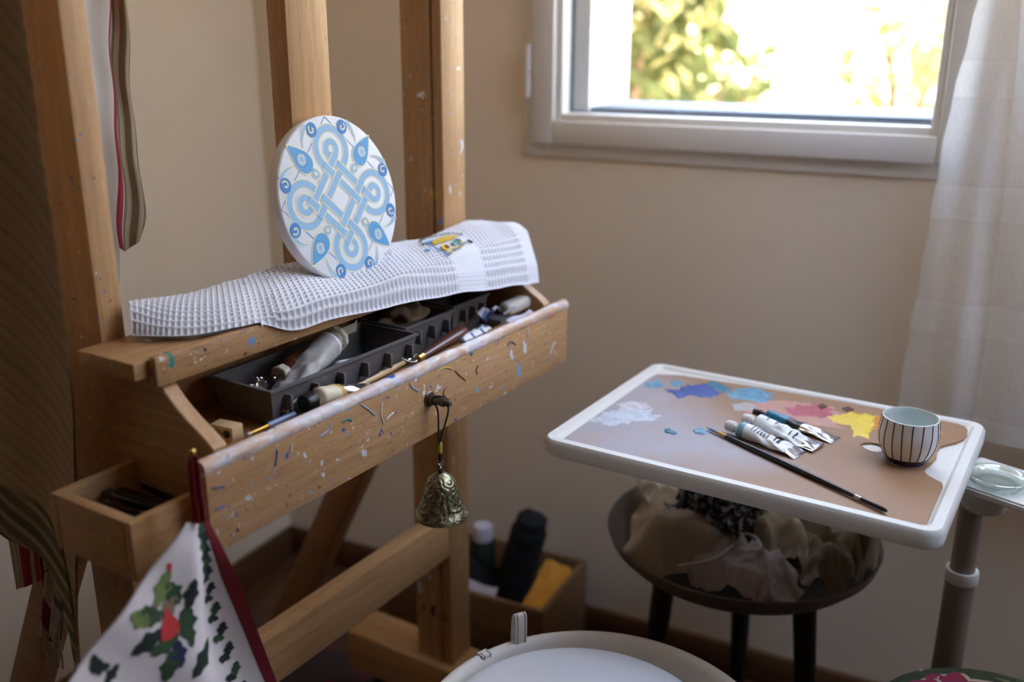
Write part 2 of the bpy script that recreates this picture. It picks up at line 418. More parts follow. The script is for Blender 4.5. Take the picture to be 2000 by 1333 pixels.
M['drape'] = stripes('woven_brown_stripes', 0.11, 'xz', [(0.0, G(206, 180, 150)), (0.10, G(196, 170, 138)), (0.16, G(210, 186, 156)), (0.26, G(184, 164, 130)), (0.30, G(208, 182, 152)),
    (0.42, G(204, 170, 146)), (0.48, G(210, 186, 156)), (0.58, G(178, 160, 128)), (0.61, G(206, 180, 150)), (0.70, G(198, 164, 140)), (0.78, G(208, 184, 154)), (0.9, G(190, 168, 136))], 0.95, 0.8, 0.004)
M['drape_band'] = stripes('woven_olive_border', 0.05, 'xz', [(0.0, G(120, 120, 90)), (0.3, G(190, 172, 142)), (0.5, G(104, 108, 80)), (0.8, G(180, 160, 130))], 0.95, 0.8)
M['stripe_red'] = stripes('red_white_stripes', 0.05, 'x', [(0.0, G(190, 178, 160)), (0.22, G(110, 100, 80)), (0.32, G(196, 184, 168)), (0.5, G(128, 36, 44)), (0.8, G(200, 190, 176))])
M['fringe'] = plain('cotton_fringe', srgb(170, 156, 136), 0.95)
def sheer(name):
    m = N(name)
    sp = m.n('ShaderNodeSeparateXYZ'); m.l(m.co(), sp.inputs[0])
    band = m.ramp(m.math('FRACT', m.math('DIVIDE', m.math('ADD', sp.outputs[2], 0.02), 0.21)), [(0.0, (0.93,)*3 + (1,)), (0.28, (0.80,)*3 + (1,))], 'CONSTANT')
    th = m.noise(1.0, 2, 0.5, m.co((900, 900, 60)))
    op = m.math('ADD', band, m.math('MULTIPLY', m.math('SUBTRACT', th.outputs['Fac'], 0.5), 0.3))
    d = m.n('ShaderNodeBsdfDiffuse'); d.inputs[0].default_value = srgb(250, 249, 247)
    t = m.n('ShaderNodeBsdfTranslucent'); t.inputs[0].default_value = srgb(250, 249, 247)
    x = m.n('ShaderNodeMixShader'); x.inputs[0].default_value = 0.45; m.l(d.outputs[0], x.inputs[1]); m.l(t.outputs[0], x.inputs[2])
    tr = m.n('ShaderNodeBsdfTransparent'); y = m.n('ShaderNodeMixShader'); m.l(op, y.inputs[0]); m.l(tr.outputs[0], y.inputs[1]); m.l(x.outputs[0], y.inputs[2])
    m.l(y.outputs[0], m.out.inputs[0]); return m.mat
M['sheer'] = sheer('sheer_voile')
M['st_white'] = plain('towel_white', srgb(214, 212, 208), 0.95, 0, .04, 600, .15); M['st_red'] = plain('towel_red', srgb(150, 44, 60), 0.95, 0, .1, 600, .15)
M['st_olive'] = plain('towel_olive', srgb(128, 116, 88), 0.95, 0, .1, 600, .15); M['st_cream'] = plain('towel_cream', srgb(188, 178, 152), 0.95, 0, .1, 600, .15)
m = N('dark_rug'); v = m.n('ShaderNodeTexVoronoi'); v.inputs['Scale'].default_value = 9; m.l(m.co(), v.inputs['Vector'])
sp = m.n('ShaderNodeSeparateColor'); m.l(v.outputs['Color'], sp.inputs[0])
M['rug'] = m.fin(m.ramp(sp.outputs[0], [(0, srgb(60, 48, 50)), (0.4, srgb(90, 34, 44)), (0.6, srgb(54, 52, 66)), (0.8, srgb(80, 70, 72))], 'CONSTANT'), 0.95)
M['green_velvet'] = plain('dark_green_fabric', srgb(66, 74, 52), 0.95, 0, 0.35, 40)
M['petal'] = plain('crimson_petal', srgb(150, 46, 76), 0.9, 0, 0.2, 60)
M['petal_edge'] = plain('cream_petal_edge', srgb(206, 186, 170), 0.9)
M['petal_core'] = plain('blue_grey_core', srgb(110, 120, 140), 0.9)
M['vine'] = plain('pale_green_vine', srgb(130, 136, 92), 0.9)
M['grass'] = plain('sunlit_dry_grass', srgb(226, 206, 150), 0.9, 0, 0.25, 3)
def leaf_mat(name, col, tcol):
    m = N(name); d = m.n('ShaderNodeBsdfDiffuse'); d.inputs[0].default_value = col
    t = m.n('ShaderNodeBsdfTranslucent'); t.inputs[0].default_value = tcol
    x = m.n('ShaderNodeMixShader'); x.inputs[0].default_value = 0.45
    m.l(d.outputs[0], x.inputs[1]); m.l(t.outputs[0], x.inputs[2]); m.l(x.outputs[0], m.out.inputs[0]); return m.mat
M['leaf_a'] = leaf_mat('olive_leaf', srgb(92, 98, 62), srgb(112, 118, 68))
M['leaf_b'] = leaf_mat('yellow_leaf', srgb(186, 174, 122), srgb(196, 184, 116))
M['bark'] = plain('bark', srgb(120, 96, 74), 0.9)

# ------------------------------------------------------------------ the room
XL, XR, YF, YB, ZC = -1.65, 1.15, 1.94, -3.2, 2.26
WT = 0.30
def struct(name, b, mats, parent=None, **kw):
    o = b.build(name, mats, parent, kind='structure' if parent is None else None, **kw); return o
struct('floor', B().span((XL-WT, YB-WT, -0.12), (XR+WT, YF+WT, 0), 0), M['floor'])
KX0, KX1, KY0, KY1 = 0.0, 1.05, 0.95, 1.88
struct('ceiling', B().span((XL-WT, YB-WT, ZC), (XR+WT, KY0, ZC+0.2), 0).span((XL-WT, KY1, ZC), (XR+WT, YF+WT, ZC+0.2), 0).span((XL-WT, KY0, ZC), (KX0, KY1, ZC+0.2), 0).span((KX1, KY0, ZC), (XR+WT, KY1, ZC+0.2), 0), M['ceiling'])
struct('wall_left', B().span((XL-WT, YB-WT, 0), (XL, YF+WT, ZC), 0), M['wall'])
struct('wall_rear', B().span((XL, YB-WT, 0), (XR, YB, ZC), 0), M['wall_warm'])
OX0, OX1, OZ0, OZ1 = -0.86, -0.055, 1.20, 2.14
b = B().span((XL, YF, 0), (OX0, YF+WT, ZC), 0).span((OX1, YF, 0), (XR+WT, YF+WT, ZC), 0)
b.span((OX0, YF, 0), (OX1, YF+WT, OZ0), 0).span((OX0, YF, OZ1), (OX1, YF+WT, ZC), 0)
struct('wall_front', b, M['wall'])
QY0, QY1, QZ0, QZ1 = 1.15, 1.84, 1.45, 2.12
b = B().span((XR, YB-WT, 0), (XR+WT, QY0, ZC), 0).span((XR, QY1, 0), (XR+WT, YF, ZC), 0)
b.span((XR, QY0, 0), (XR+WT, QY1, QZ0), 0).span((XR, QY0, QZ1), (XR+WT, QY1, ZC), 0)
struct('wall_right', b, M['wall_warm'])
struct('baseboard_left', B().span((XL, YB, 0), (XL+0.014, YF, 0.08), 0.003), M['skirt'])
struct('baseboard_front', B().span((XL+0.014, YF-0.014, 0), (XR, YF, 0.08), 0.003), M['skirt'])

# window one: casing, sash, bead, pane, hinge, outer reveal
def rect_frame(b, x0, x1, z0, z1, w, y0, y1, bev, wb=None, wr=None, wt=None):
    wb = wb or w; wr = wr or w; wt = wt or w
    b.span((x0, y0, z0), (x0+w, y1, z1), bev).span((x1-wr, y0, z0), (x1, y1, z1), bev)
    b.span((x0+w, y0, z0), (x1-wr, y1, z0+wb), bev).span((x0+w, y0, z1-wt), (x1-wr, y1, z1), bev)
    return b
win = struct('window_1', rect_frame(B(), -0.921, 0.004, 1.159, 2.19, 0.05, 1.934, 1.975, 0.002), M['frame_white'])
ys, yg = 1.921, 1.985
sash = struct('sash', rect_frame(B(), -0.897, -0.018, 1.187, 2.165, 0.052, ys, yg+0.02, 0.004, 0.050, 0.070), M['frame_white'], win)
struct('glazing_bead', rect_frame(B(), -0.846, -0.087, 1.236, 2.116, 0.016, ys+0.014, yg-0.004, 0.004), M['frame_white'], sash)
struct('gasket', rect_frame(B(), -0.8305, -0.1025, 1.2515, 2.10, 0.003, yg-0.006, yg+0.004, 0.0), M['gasket'], sash)
struct('glass_pane', B().span((-0.832, yg-0.001, 1.25), (-0.1, yg+0.001, 2.102), 0), M['pane'], sash)
for z0, z1 in ((1.283, 1.334), (1.337, 1.390)):
    hg = B().tube([(-0.906, 1.925, z0), (-0.906, 1.925, z1)], 0.0075, 14)
    struct('hinge', hg, M['frame_white'], win)
ro = B()
ro.span((OX0, YF+0.06, OZ0), (OX0+0.065, YF+WT+0.01, OZ1), 0).span((OX1-0.01, YF+0.06, OZ0), (OX1, YF+WT+0.01, OZ1), 0)
struct('outer_reveal', ro, M['reveal'], win)
struct('outer_sill', B().span((OX0, YF+0.07, OZ0), (OX1, YF+WT+0.05, OZ0+0.062), 0.004), M['sill'], win)
# roof light added out of view for bluish top light: plain frame and pane
b = B()
for x0, x1, y0, y1 in ((KX0, KX0+.05, KY0, KY1), (KX1-.05, KX1, KY0, KY1), (KX0+.05, KX1-.05, KY0, KY0+.05), (KX0+.05, KX1-.05, KY1-.05, KY1)): b.span((x0, y0, ZC+.04), (x1, y1, ZC+.1), .003)
w2 = struct('added_roof_light', b, M['frame_white'])
struct('glass_pane', B().span((KX0+0.05, KY0+0.05, ZC+.069), (KX1-0.05, KY1-0.05, ZC+.071), 0), M['pane'], w2)

# window added in the unseen right-hand wall to brighten curtain and front wall
w3 = struct('added_side_window', B().span((XR+.02, QY0, QZ0), (XR+.08, QY0+.05, QZ1), .003).span((XR+.02, QY1-.05, QZ0), (XR+.08, QY1, QZ1), .003).span((XR+.02, QY0, QZ0), (XR+.08, QY1, QZ0+.05), .003).span((XR+.02, QY0, QZ1-.05), (XR+.08, QY1, QZ1), .003), M['frame_white'])
struct('glass_pane', B().span((XR+.049, QY0+.05, QZ0+.05), (XR+.051, QY1-.05, QZ1-.05), 0), M['pane'], w3)

# ------------------------------------------------------------------ outdoors
random.seed(5)
gd = B()
def hill(u, v):
    x = lerp(-14, 8, u); y = lerp(2.6, 26, v)
    z = -0.6 + 0.02*(y-2.6) + max(0, y-5.0)*0.30 + 0.12*noise.noise(V(x*.5, y*.5, 0))
    return (x, y, z)
gd.grid(hill, 40, 40)
struct('garden_ground', gd, M['grass'])
def bush(name, label, c, r, n, mats, size, seed, group=None):
    random.seed(seed)
    t = Thing(name, label, 'bush', (c[0], c[1], hill((c[0]+14)/22, (c[1]-2.6)/23.4)[2]))
    b = B()
    for i in range(n):
        d = V(random.gauss(0, 1), random.gauss(0, 1), random.gauss(0, 1)).normalized()*random.random()**0.45
        p = V(c[0]+d.x*r[0], c[1]+d.y*r[1], c[2]+d.z*r[2])
        ax = V(random.gauss(0, 1), random.gauss(0, 1), random.gauss(0, 1)-0.4).normalized(); up = V(random.gauss(0, 1), random.gauss(0, 1), random.gauss(0, 1)+0.8)
        L = size*random.uniform(.6, 1.3); w = L*0.22
        b.add([(0, 0, 0), (L*.45, w, .02*L), (L, 0, -.12*L), (L*.45, -w, .02*L)], [[0, 1, 2], [0, 2, 3]], 0 if random.random() < .7 else 1, basis(p, ax, up))
    t.part('foliage', b, mats, sharp=180, recalc=False)
    s = B()
    for i in range(5):
        a = 2*PI*i/5; s.tube([(c[0]+.03*math.cos(a), c[1]+.03*math.sin(a), t.base[2]-.05), (c[0]+r[0]*.3*math.cos(a), c[1]+r[1]*.3*math.sin(a), c[2]-r[2]*.2), (c[0]+r[0]*.6*math.cos(a), c[1]+r[1]*.6*math.sin(a), c[2]+r[2]*.4)], [.03, .02, .006], 6)
    t.part('stem', s, M['bark'])
bush('garden_bush', 'leafy olive green bush outside the window at left edge of the glass', (-1.65, 4.3, 1.62), (0.62, .45, .75), 1100, [M['leaf_a'], M['leaf_b']], 0.17, 1)
bush('garden_bush', 'small pale bush outside low in the middle of the window pane', (-1.55, 5.6, 1.05), (0.6, .5, .5), 520, [M['leaf_a'], M['leaf_b']], 0.16, 2)
bush('garden_bush', 'yellowish airy bush outside at right side of the window pane', (-0.45, 6.3, 1.3), (0.5, .5, .8), 420, [M['leaf_b'], M['leaf_a']], 0.15, 3)

# ------------------------------------------------------------------ easel (local frame: +x towards the painter, +y along its width)
EY = R(-5.93)
FE = Matrix.Translation((-0.707, 0.701, 0)) @ Matrix.Rotation(EY, 4, 'Z')
ez = Thing('studio_easel', 'large paint-spattered beech studio easel with tool tray standing in the corner', 'easel', (-0.3, 0.4, 0), FE)
def E(s, t, z): return (-t, s, z)
def ebox(b, s0, s1, t0, t1, z0, z1, bev=0.002, mat=0): return b.span(E(s0, t0, z0), E(s1, t1, z1), bev, mat)
ez.part('upright', ebox(B(), .033, .066, .2, .285, 0.02, 2.05), M['wood_z_splat'], label='left upright dotted with blue paint')
ez.part('upright', ebox(ebox(B(), .715, .78, .2, .219, 0.02, 2.05), .715, .78, .224, .285, 0.02, 2.05), M['wood_z_splat'], label='right double-plank upright')
ez.part('center_mast', ebox(B(), .365, .447, .2, .236, 0.98, 2.1, .003), M['wood_z'])
ez.part('top_rail', ebox(B(), .066, .715, .24, .275, 1.86, 1.93), M['wood_y'])
# tool box
fb = ebox(B(), 0, .80, 0, .018, .858, .960, .002)
DR = [[(0.0003,0.1043,0.9465),(0.0003,0.1025,0.9362),(0.0003,0.0991,0.9265)], [(0.0003,0.0063,0.9373),(0.0003,0.0165,0.9337),(0.0003,0.025,0.932)], [(0.0003,0.0088,0.9093),(0.0003,0.0154,0.9101),(0.0003,0.0226,0.9095)], [(0.0003,0.1956,0.9483),(0.0003,0.1894,0.9396),(0.0003,0.1755,0.9371)], [(0.0003,0.2157,0.9414),(0.0003,0.2273,0.9423),(0.0003,0.2347,0.9363)],
      [(0.0003,0.2951,0.9432),(0.0003,0.2912,0.9307),(0.0003,0.2964,0.9107)], [(0.0003,0.2517,0.9544),(0.0003,0.2689,0.9403),(0.0003,0.2786,0.9299)], [(0.0003,0.3186,0.9209),(0.0003,0.3098,0.9194),(0.0003,0.3021,0.9161)], [(0.0003,0.4245,0.9513),(0.0003,0.4394,0.9501),(0.0003,0.4545,0.9426)], [(0.0003,0.436,0.9198),(0.0003,0.4307,0.9104),(0.0003,0.4481,0.8954)],
      [(0.0003,0.4994,0.9585),(0.0003,0.5033,0.951),(0.0003,0.5088,0.9543)], [(0.0003,0.753,0.9061),(0.0003,0.7463,0.895),(0.0003,0.7395,0.8876)], [(0.0003,0.6019,0.9391),(0.0003,0.614,0.9427),(0.0003,0.6295,0.9334)], [(0.0003,0.7618,0.9605),(0.0003,0.7514,0.9539),(0.0003,0.7306,0.9535)], [(0.0003,0.6641,0.9539),(0.0003,0.6642,0.9434),(0.0003,0.6692,0.9352)],
      [(0.0003,0.4595,0.9396),(0.0003,0.4748,0.9255),(0.0003,0.4879,0.9152)], [(0.0003,0.5179,0.916),(0.0003,0.5153,0.925),(0.0003,0.5208,0.9299)], [(0.0003,0.3536,0.9527),(0.0003,0.36,0.9433),(0.0003,0.3735,0.9346)], [(0.0003,0.0347,0.9674),(0.0003,0.0312,0.9615),(0.0003,0.0276,0.9555)], [(0.0003,0.1265,0.9448),(0.0003,0.1267,0.9382),(0.0003,0.1255,0.9347)]]
for k, P_ in enumerate(DR): fb.tube(catmull(P_, 4), [.0005] + [.0009 + .0006*math.sin(i*1.3+k)**2 for i in range(7)] + [.0004], 6, 1 + (2, 3, 2, 0, 4, 1, 0, 1, 5, 6, 4, 1, 3, 7, 1, 6, 6, 0, 1, 1)[k])
SPM = [M['wood_y_splat']] + [plain('dried_paint', srgb(*c_), .5) for c_ in ((150, 180, 214), (226, 226, 230), (62, 92, 164), (50, 56, 90), (40, 132, 136), (206, 186, 96), (132, 72, 46), (196, 92, 92))]
fbo = ez.part('front_board', fb, SPM, label='front board spattered with paint')
lip = B(); lip.tube([E(-.001 + .802*i/40, .008, .9600) for i in range(41)], [.0096 + .0012*noise.noise(V(i*.9, 0, 3)) for i in range(41)], 14)
ez.part('top_edge', lip, M['wood_lip'], label='rounded top edge smeared with white and pale blue paint')
kn = B()
KS, KZ = .397, .915
Mk = basis(E(KS, 0, KZ), (1, 0, 0))
prof = [(0, 0), (.0118, 0), (.0122, .001), (.0105, .0028), (.0075, .0032), (.0075, .009), (.0058, .0095), (.0058, .020), (.0066, .0205), (.0066, .027), (.0045, .0275), (.0045, .036), (.0038, .037), (0, .037)]
kn.lathe(prof, 20, Mk @ Matrix.Rotation(R(90), 4, 'Y'))
ez.part('knob', kn, M['metal_dark'], fbo, 'turned metal knob')
ck = [(.02, .968), (.024, .972), (.035, .980), (.055, .992), (.075, 1.006), (.09, 1.020), (.10, 1.032), (.105, 1.04), (.198, 1.04), (.198, .86), (.02, .86)]
# outline in (t, z): prism along s
for s0, s1, nm in ((.030, .050, 'left'), (.752, .772, 'right')):
    Mp = Matrix(((-1, 0, 0, 0), (0, 0, 1, 0), (0, 1, 0, 0), (0, 0, 0, 1)))
    ez.part('side_cheek', B().prism(ck, s0, s1, Mp, bev=.001), M['wood_x'], label='curved %s cheek of the tool box' % nm)
ez.part('box_floor', ebox(B(), .05, .752, .0185, .198, .928, .938, .001), M['wood_dim'])
ez.part('gutter_floor', ebox(B(), .052, .75, .0185, .056, .9385, .949, .001), M['wood_dim'])
ez.part('box_back', ebox(B(), .05, .752, .188, .1975, .9385, 1.039, .001), M['wood_dim'])
ez.part('side_block', ebox(B(), .786, .806, .03, .12, .875, .955, .002), M['wood_dim'])
ez.part('ledge_shelf', ebox(B(), 0.0, .79, .1005, .1995, 1.0405, 1.061, .002), M['wood_y'])
ez.part('ledge_lip', ebox(B(), .018, .806, .087, .1, 1.03, 1.066, .004), M['wood_y_splat'], label='front lip of the canvas ledge')
# small drawer pulled out at the left end
dz0, dz1, ds0, ds1, dt0, dt1 = .852, .921, -.075, .05, .032, .17
dr = B()
ebox(dr, ds0, ds1, dt0, dt0+.011, dz0, dz1); ebox(dr, ds0, ds1, dt1-.011, dt1, dz0, dz1)
ebox(dr, ds0, ds0+.014, dt0+.011, dt1-.011, dz0, dz1); ebox(dr, ds0+.014, ds1, dt0+.011, dt1-.011, dz0, dz0+.006)
dro = ez.part('drawer', dr, M['wood_y'], label='small drawer pulled out at the left end')
# under-frame
ez.part('crossbar', ebox(B(), .066, .715, .2, .236, .448, .534, .003), M['wood_y'])
for s0, s1 in ((.0335, .0655), (.72, .775)):
    sm = (s0+s1)/2
    ez.part('rear_leg', B().beam(E(sm, .287, .88), E(sm, .735, .03), s1-s0, .06, .003), M['wood_dim'])
    w = .095
    ez.part('foot', ebox(B(), sm-w/2-.005, sm+w/2-.005, -.12, .46, .11, .2, .004), M['wood_x'])
    for t in (-.08, .42):
        cs = B().lathe([(0, -.02), (.03, -.02), (.034, -.012), (.034, .012), (.03, .02), (0, .02)], 18, Matrix.Translation(E(sm, t, .034)) @ Matrix.Rotation(R(90), 4, 'X')).span(E(sm-.008, t-.012, .03), E(sm+.008, t+.012, .112))
        ez.part('caster', cs, M['black_plastic'])
pk = B().tube([E(.032, .018, .975), E(.008, .010, .976)], .002, 8).blob(E(.004, .008, .976), (.0045,)*3, sub=2)
hookp = [(0.012,-0.0233,0.9931),(0.012,-0.0244,0.9728)]
pk = B().tube([E(.002, .006, .955), hookp[0]], .0017, 8).blob(hookp[0], (.0043,)*3, sub=2)
ez.part('hook', pk, M['brass'], label='brass ball hook')
for pts in ([E(.064, .29, 1.87), E(.064, .33, 1.88)], [E(.034, .24, 1.87), E(-.05, .24, 1.88)]): ez.part('peg', B().tube(pts, .006, 8), M['wood_x'])
dk = B()
random.seed(4)
for i in range(7):
    y0 = lerp(ds0+.02, ds1-.02, random.random()); dk.beam(E(y0, dt0+.015, .87+.006*i), E(y0+random.uniform(-.02, .02), dt1-.016, .872+.006*i), .012, .008, .002)
solo('pastel_sticks', 'heap of dark sticks lying inside the small pulled-out drawer', 'art supplies', dk, M['black_lacquer'], E(-.01, .1, .869), FE)

# ------------------------------------------------------------------ towel over the ledge
fr = [(0.00, E(.055, .170, 1.072))] + [(0.09, E(.075, .128, 1.069)), (0.19, E(.135, .0905, 1.0695)), (0.24, E(.176, .0865, 1.0690)), (0.29, E(.219, .0790, 1.0545)), (0.38, E(.30, .077, 1.056)), (0.50, E(.398, .072, 1.047)), (0.63, E(.497, .062, 1.041)), (0.75, E(.580, .052, 1.034)), (1.0, E(.770, .040, 1.0115))]
fr = [(u, V(p)) for u, p in fr]
bk = [(0.0, E(.068, .190, 1.102)), (0.09, E(.145, .195, 1.094)), (0.20, E(.228, .195, 1.090)), (0.33, E(.332, .195, 1.099)), (0.46, E(.440, .195, 1.090)), (0.60, E(.558, .195, 1.087)), (0.72, E(.653, .195, 1.080)), (0.88, E(.790, .195, 1.093)), (1.0, E(.845, .160, 1.080))]
bk = [(u, V(p)) for u, p in bk]
def smooth_tab(tab, n=60):
    vals = [curve_at(tab, i/n) for i in range(n+1)]
    for _ in range(6): vals = [vals[0]] + [(vals[i-1] + vals[i]*2 + vals[i+1])/4 for i in range(1, n)] + [vals[-1]]
    return [(i/n, v) for i, v in enumerate(vals)]
fr = smooth_tab(fr); bk = smooth_tab(bk)
def towel_base(u, v):
    f = curve_at(fr, u); g = curve_at(bk, u)
    crest = 0.0
    if f.x > -.0865:                              # the towel bends over the lip of the ledge
        vc = min(.55, max(0, f.x + .0835)/(f.x - g.x)); k = V(-.0835, lerp(f.y, g.y, vc), 1.0705)
        vc = max(vc, .12)
        p = f.lerp(k, v/vc) if v < vc else k.lerp(g, (v-vc)/(1-vc))
        p = f.lerp(g, v).lerp(p, smooth((f.x + .0865)/.006))
    else: p = f.lerp(g, v)
    if -.104 < p.x < -.0862: p.z = max(p.z, 1.0685)
    p.z += (0.010*math.sin(PI*v))*(1 - .3*u)*(1 - .95*math.exp(-((p.y-.40)/.10)**2)*(1 if p.x > -.17 else .6)) + .0035*noise.noise(V(p.y*14, p.x*22, 1.5))
    if u > .88: p.z += .006*smooth((u-.88)/.12)*math.sin(PI*v)
    # the front edge rolls under
    if v < .10:
        k = 1 - v/.10; ang = k*PI*.9; r = lerp(.002, .006, smooth((f.x + .088)/.01))
        q = f.lerp(g, .10); q.z = p.z
        p = p + V(-r*(1-math.cos(ang))*.2, 0, -r*(1 - math.cos(ang))*.9)
    return p
NU, NV = 630, 150
CU = 88
def towel_pt(u, v):
    p = towel_base(u, v)
    e = 1e-3
    n = (towel_base(min(1, u+e), v) - towel_base(max(0, u-e), v)).cross(towel_base(u, min(1, v+e)) - towel_base(u, max(0, v-e)))
    if n.length < 1e-12: return p
    n.normalize()
    if n.z < 0 and v > .1: n = -n
    band = smooth((u-.705)/.01)*(1-smooth((u-.80)/.01)); edge = smooth((u-.955)/.01)
    x = u*CU; y = v*(curve_at(fr, u) - curve_at(bk, u)).length/.0088
    rid = max(abs(math.cos(PI*x))**4, abs(math.cos(PI*y))**4)
    h = .0034*rid*(1-band)*(1-edge) + (.0012*(0.5+.5*math.cos(2*PI*y*2.6)) + .0018)*band + .002*edge
    return p + n*h
b = B().grid(towel_pt, NU, NV)
# underside and folded inner layers
def towel_under(u, v):
    p = towel_base(lerp(.004, .996, u), lerp(.10, 1, v)); q = p.copy(); q.z = max(p.z - .013, 1.0615) if -q.x > .1005 else p.z - .011
    return q
b.grid(towel_under, 80, 14)
b.grid(lambda u, v: V(towel_base(1, lerp(.1, 1, u))).lerp(towel_under(1, u), v), 14, 2)
b.grid(lambda u, v: V(towel_base(u, 1)).lerp(towel_under(u, 1), v), 80, 2)
towel = Thing('waffle_towel', 'white waffle-weave towel folded along the easel ledge under the round canvas', 'towel', E(.42, .15, 1.062), FE)
towel.part('cloth', b, M['towel'], sharp=180, recalc=False)
fl = B()   # the frayed inner layers that show at the left end
def flap(u, v):
    p = V(E(.056 + .05*u + .012*v, .172 - .05*u + .004*math.sin(9*u), 1.074 - .010*v + .003*math.sin(u*11)))
    p.x += .006*v; return p
fl.grid(flap, 24, 4).grid(lambda u, v: flap(u, v) + V(.004+.008*v, -.004+.02*u, -.003), 24, 4)
towel.part('inner_fold', fl, M['towel'], sharp=180)
def on_towel(u, v, lift=.0045):
    p = towel_base(u, v); return V(p.x + lift*.35, p.y, p.z + lift)
em = B()
def patch(pts, mat, lift=.0052): em.poly([on_towel(u, v, lift) for u, v in pts], mat)
def stitch(pts, r, mat): em.tube([on_towel(u, v, .0052) for u, v in pts], r, 6, mat)
def fan(u0, v0, ru, rv, a0, a1, mat, lift=.0052, n=14):
    patch([(u0, v0)] + [(u0+ru*math.cos(lerp(a0, a1, i/n)), v0+rv*math.sin(lerp(a0, a1, i/n))) for i in range(n+1)], mat, lift)
fan(.738, .56, .045, .17, R(10), R(190), 0)                                   # yellow fan
patch([(.662, .66), (.70, .72), (.74, .62), (.73, .57), (.69, .64)], 1)       # blue band
stitch([(.675, .60), (.685, .50), (.69, .40), (.700, .32), (.705, .25)], .0010, 1)
stitch([(.705, .25), (.73, .29), (.76, .34), (.785, .40)], .0006, 4)
stitch([(.706, .28), (.73, .32), (.762, .37), (.787, .43)], .0005, 4)
fan(.715, .40, .012, .075, 0, 2*PI, 0, .0056); fan(.719, .40, .006, .04, 0, 2*PI, 3, .006)
fan(.762, .47, .014, .06, 0, 2*PI, 2, .0056); fan(.752, .45, .010, .05, 0, 2*PI, 1, .0056); fan(.768, .50, .008, .04, 0, 2*PI, 5, .0058)
for q in ((.735, .36), (.742, .33), (.748, .40), (.72, .28), (.758, .31), (.775, .42), (.728, .45)): fan(q[0], q[1], .004, .02, 0, 2*PI, 0, .0057, 8)
stitch([(.792, .43), (.797, .40), (.800, .37)], .002, 6)
stitch([(.655, .47), (.665, .44), (.672, .46)], .0014, 1)
# arc of dark script around the motif
arc = [(.668, .60), (.672, .76), (.690, .86), (.715, .90), (.742, .88), (.765, .82), (.785, .72), (.797, .60)]
arc = catmull([(u, v, 0) for u, v in arc], 24)
let = []
for i, p in enumerate(arc):
    ph = i*.55; let.append((p.x + .004*math.cos(ph), p.y + .026*math.sin(ph)))
for k in range(0, len(let)-8, 17): stitch(let[k:k+15], .0006, 4)
towel.part('embroidery', em, [M['p_yellow'], M['leaf_blue'], M['holly_light'], M['p_maroon'], M['ink_dark'], M['p_teal'], M['holly_dark']], label='embroidered motif in yellow and blue with dark lettering', recalc=False)

# ------------------------------------------------------------------ round canvas with a painted knot
RD = .1165
tl, yw = .213, -.015
nn = V(math.cos(tl)*math.cos(yw), math.cos(tl)*math.sin(yw), math.sin(tl))
uu = V(0, 0, 1).cross(nn).normalized(); vv = nn.cross(uu)
MD = Matrix((uu, vv, nn)).transposed().to_4x4(); MD.translation = V(E(.401, .150, 1.1855))
DT = .019
cv = Thing('round_canvas', 'round white canvas painted with a pale blue interlaced knot, leaning on the easel mast', 'painting', (0, 0, 0), FE @ MD)
cv.part('canvas', B().lathe([(0, -DT), (RD-.003, -DT), (RD-.0005, -DT+.002), (RD, -.003), (RD-.0012, -.0006), (RD-.003, 0), (0, 0)], 96, mats=[1, 1, 1, 0, 0, 0]), [M['canvas'], M['canvas_edge']], sharp=50)
kt = B(); S_ = RD
def ribbon(pts, w, h, mat, closed=False):
    P = [V(p[0]*S_, p[1]*S_, 0) for p in pts]; n = len(P); vs = []; fs = []
    W = w if isinstance(w, list) else [w]*n
    for i in range(n):
        if closed: t = P[(i+1) % n] - P[i-1]
        else: t = P[min(n-1, i+1)] - P[max(0, i-1)]
        t.normalize(); q = V(-t.y, t.x, 0)*W[i]*S_/2
        vs += [P[i]+q+V(0, 0, h), P[i]-q+V(0, 0, h)]
    for i in range(n if closed else n-1):
        j = (i+1) % n; fs.append([2*i, 2*i+1, 2*j+1, 2*j])
    kt.add(vs, fs, mat)
def disc(c, r, h, mat, ry=None, n=28, rot=0):
    ry = ry or r; kt.poly([(S_*(c[0]+r*math.cos(a)*math.cos(rot)-ry*math.sin(a)*math.sin(rot)), S_*(c[1]+r*math.cos(a)*math.sin(rot)+ry*math.sin(a)*math.cos(rot)), h) for a in [2*PI*i/n for i in range(n)]], mat)
def strand(pts, h, w=.088, closed=False):
    ribbon(pts, w+.028, h, 3, closed); ribbon(pts, w, h+.00006, 0, closed)
def rot90(p, k):
    x, y = p
    for _ in range(k): x, y = -y, x
    return (x, y)
def ab(a, b): return ((a+b)/math.sqrt(2), (b-a)/math.sqrt(2))      # lattice axes to disc axes
CC, RO, RI = .425, .25, .088
LO, LI = CC-RO, CC-RI                                               # outer and inner strand offsets
H0 = .0002
for k in range(4):                                                  # thin construction square
    p, q = rot90((0, .985), k), rot90((0, .985), (k+1) % 4); ribbon([p, q], .011, H0, 4)
def lobe(r, n=40):                                                  # top lobe, three quarters of a circle
    return [ab(-CC + r*math.cos(th), CC + r*math.sin(th)) for th in [lerp(-PI/2, -2*PI, i/n) for i in range(n+1)]]
for k in range(4):
    strand([rot90(p, k) for p in lobe(RO)], H0+.0001); strand([rot90(p, k) for p in lobe(RI, 24)], H0+.0001, .078)
offs = [-LI, -LO, LO, LI]
def ext(o): return CC
for o in offs: strand([ab(-CC, o), ab(CC, o)], H0+.00025)           # one direction
for o in offs: strand([ab(o, -CC), ab(o, CC)], H0+.0004)            # the other, over it
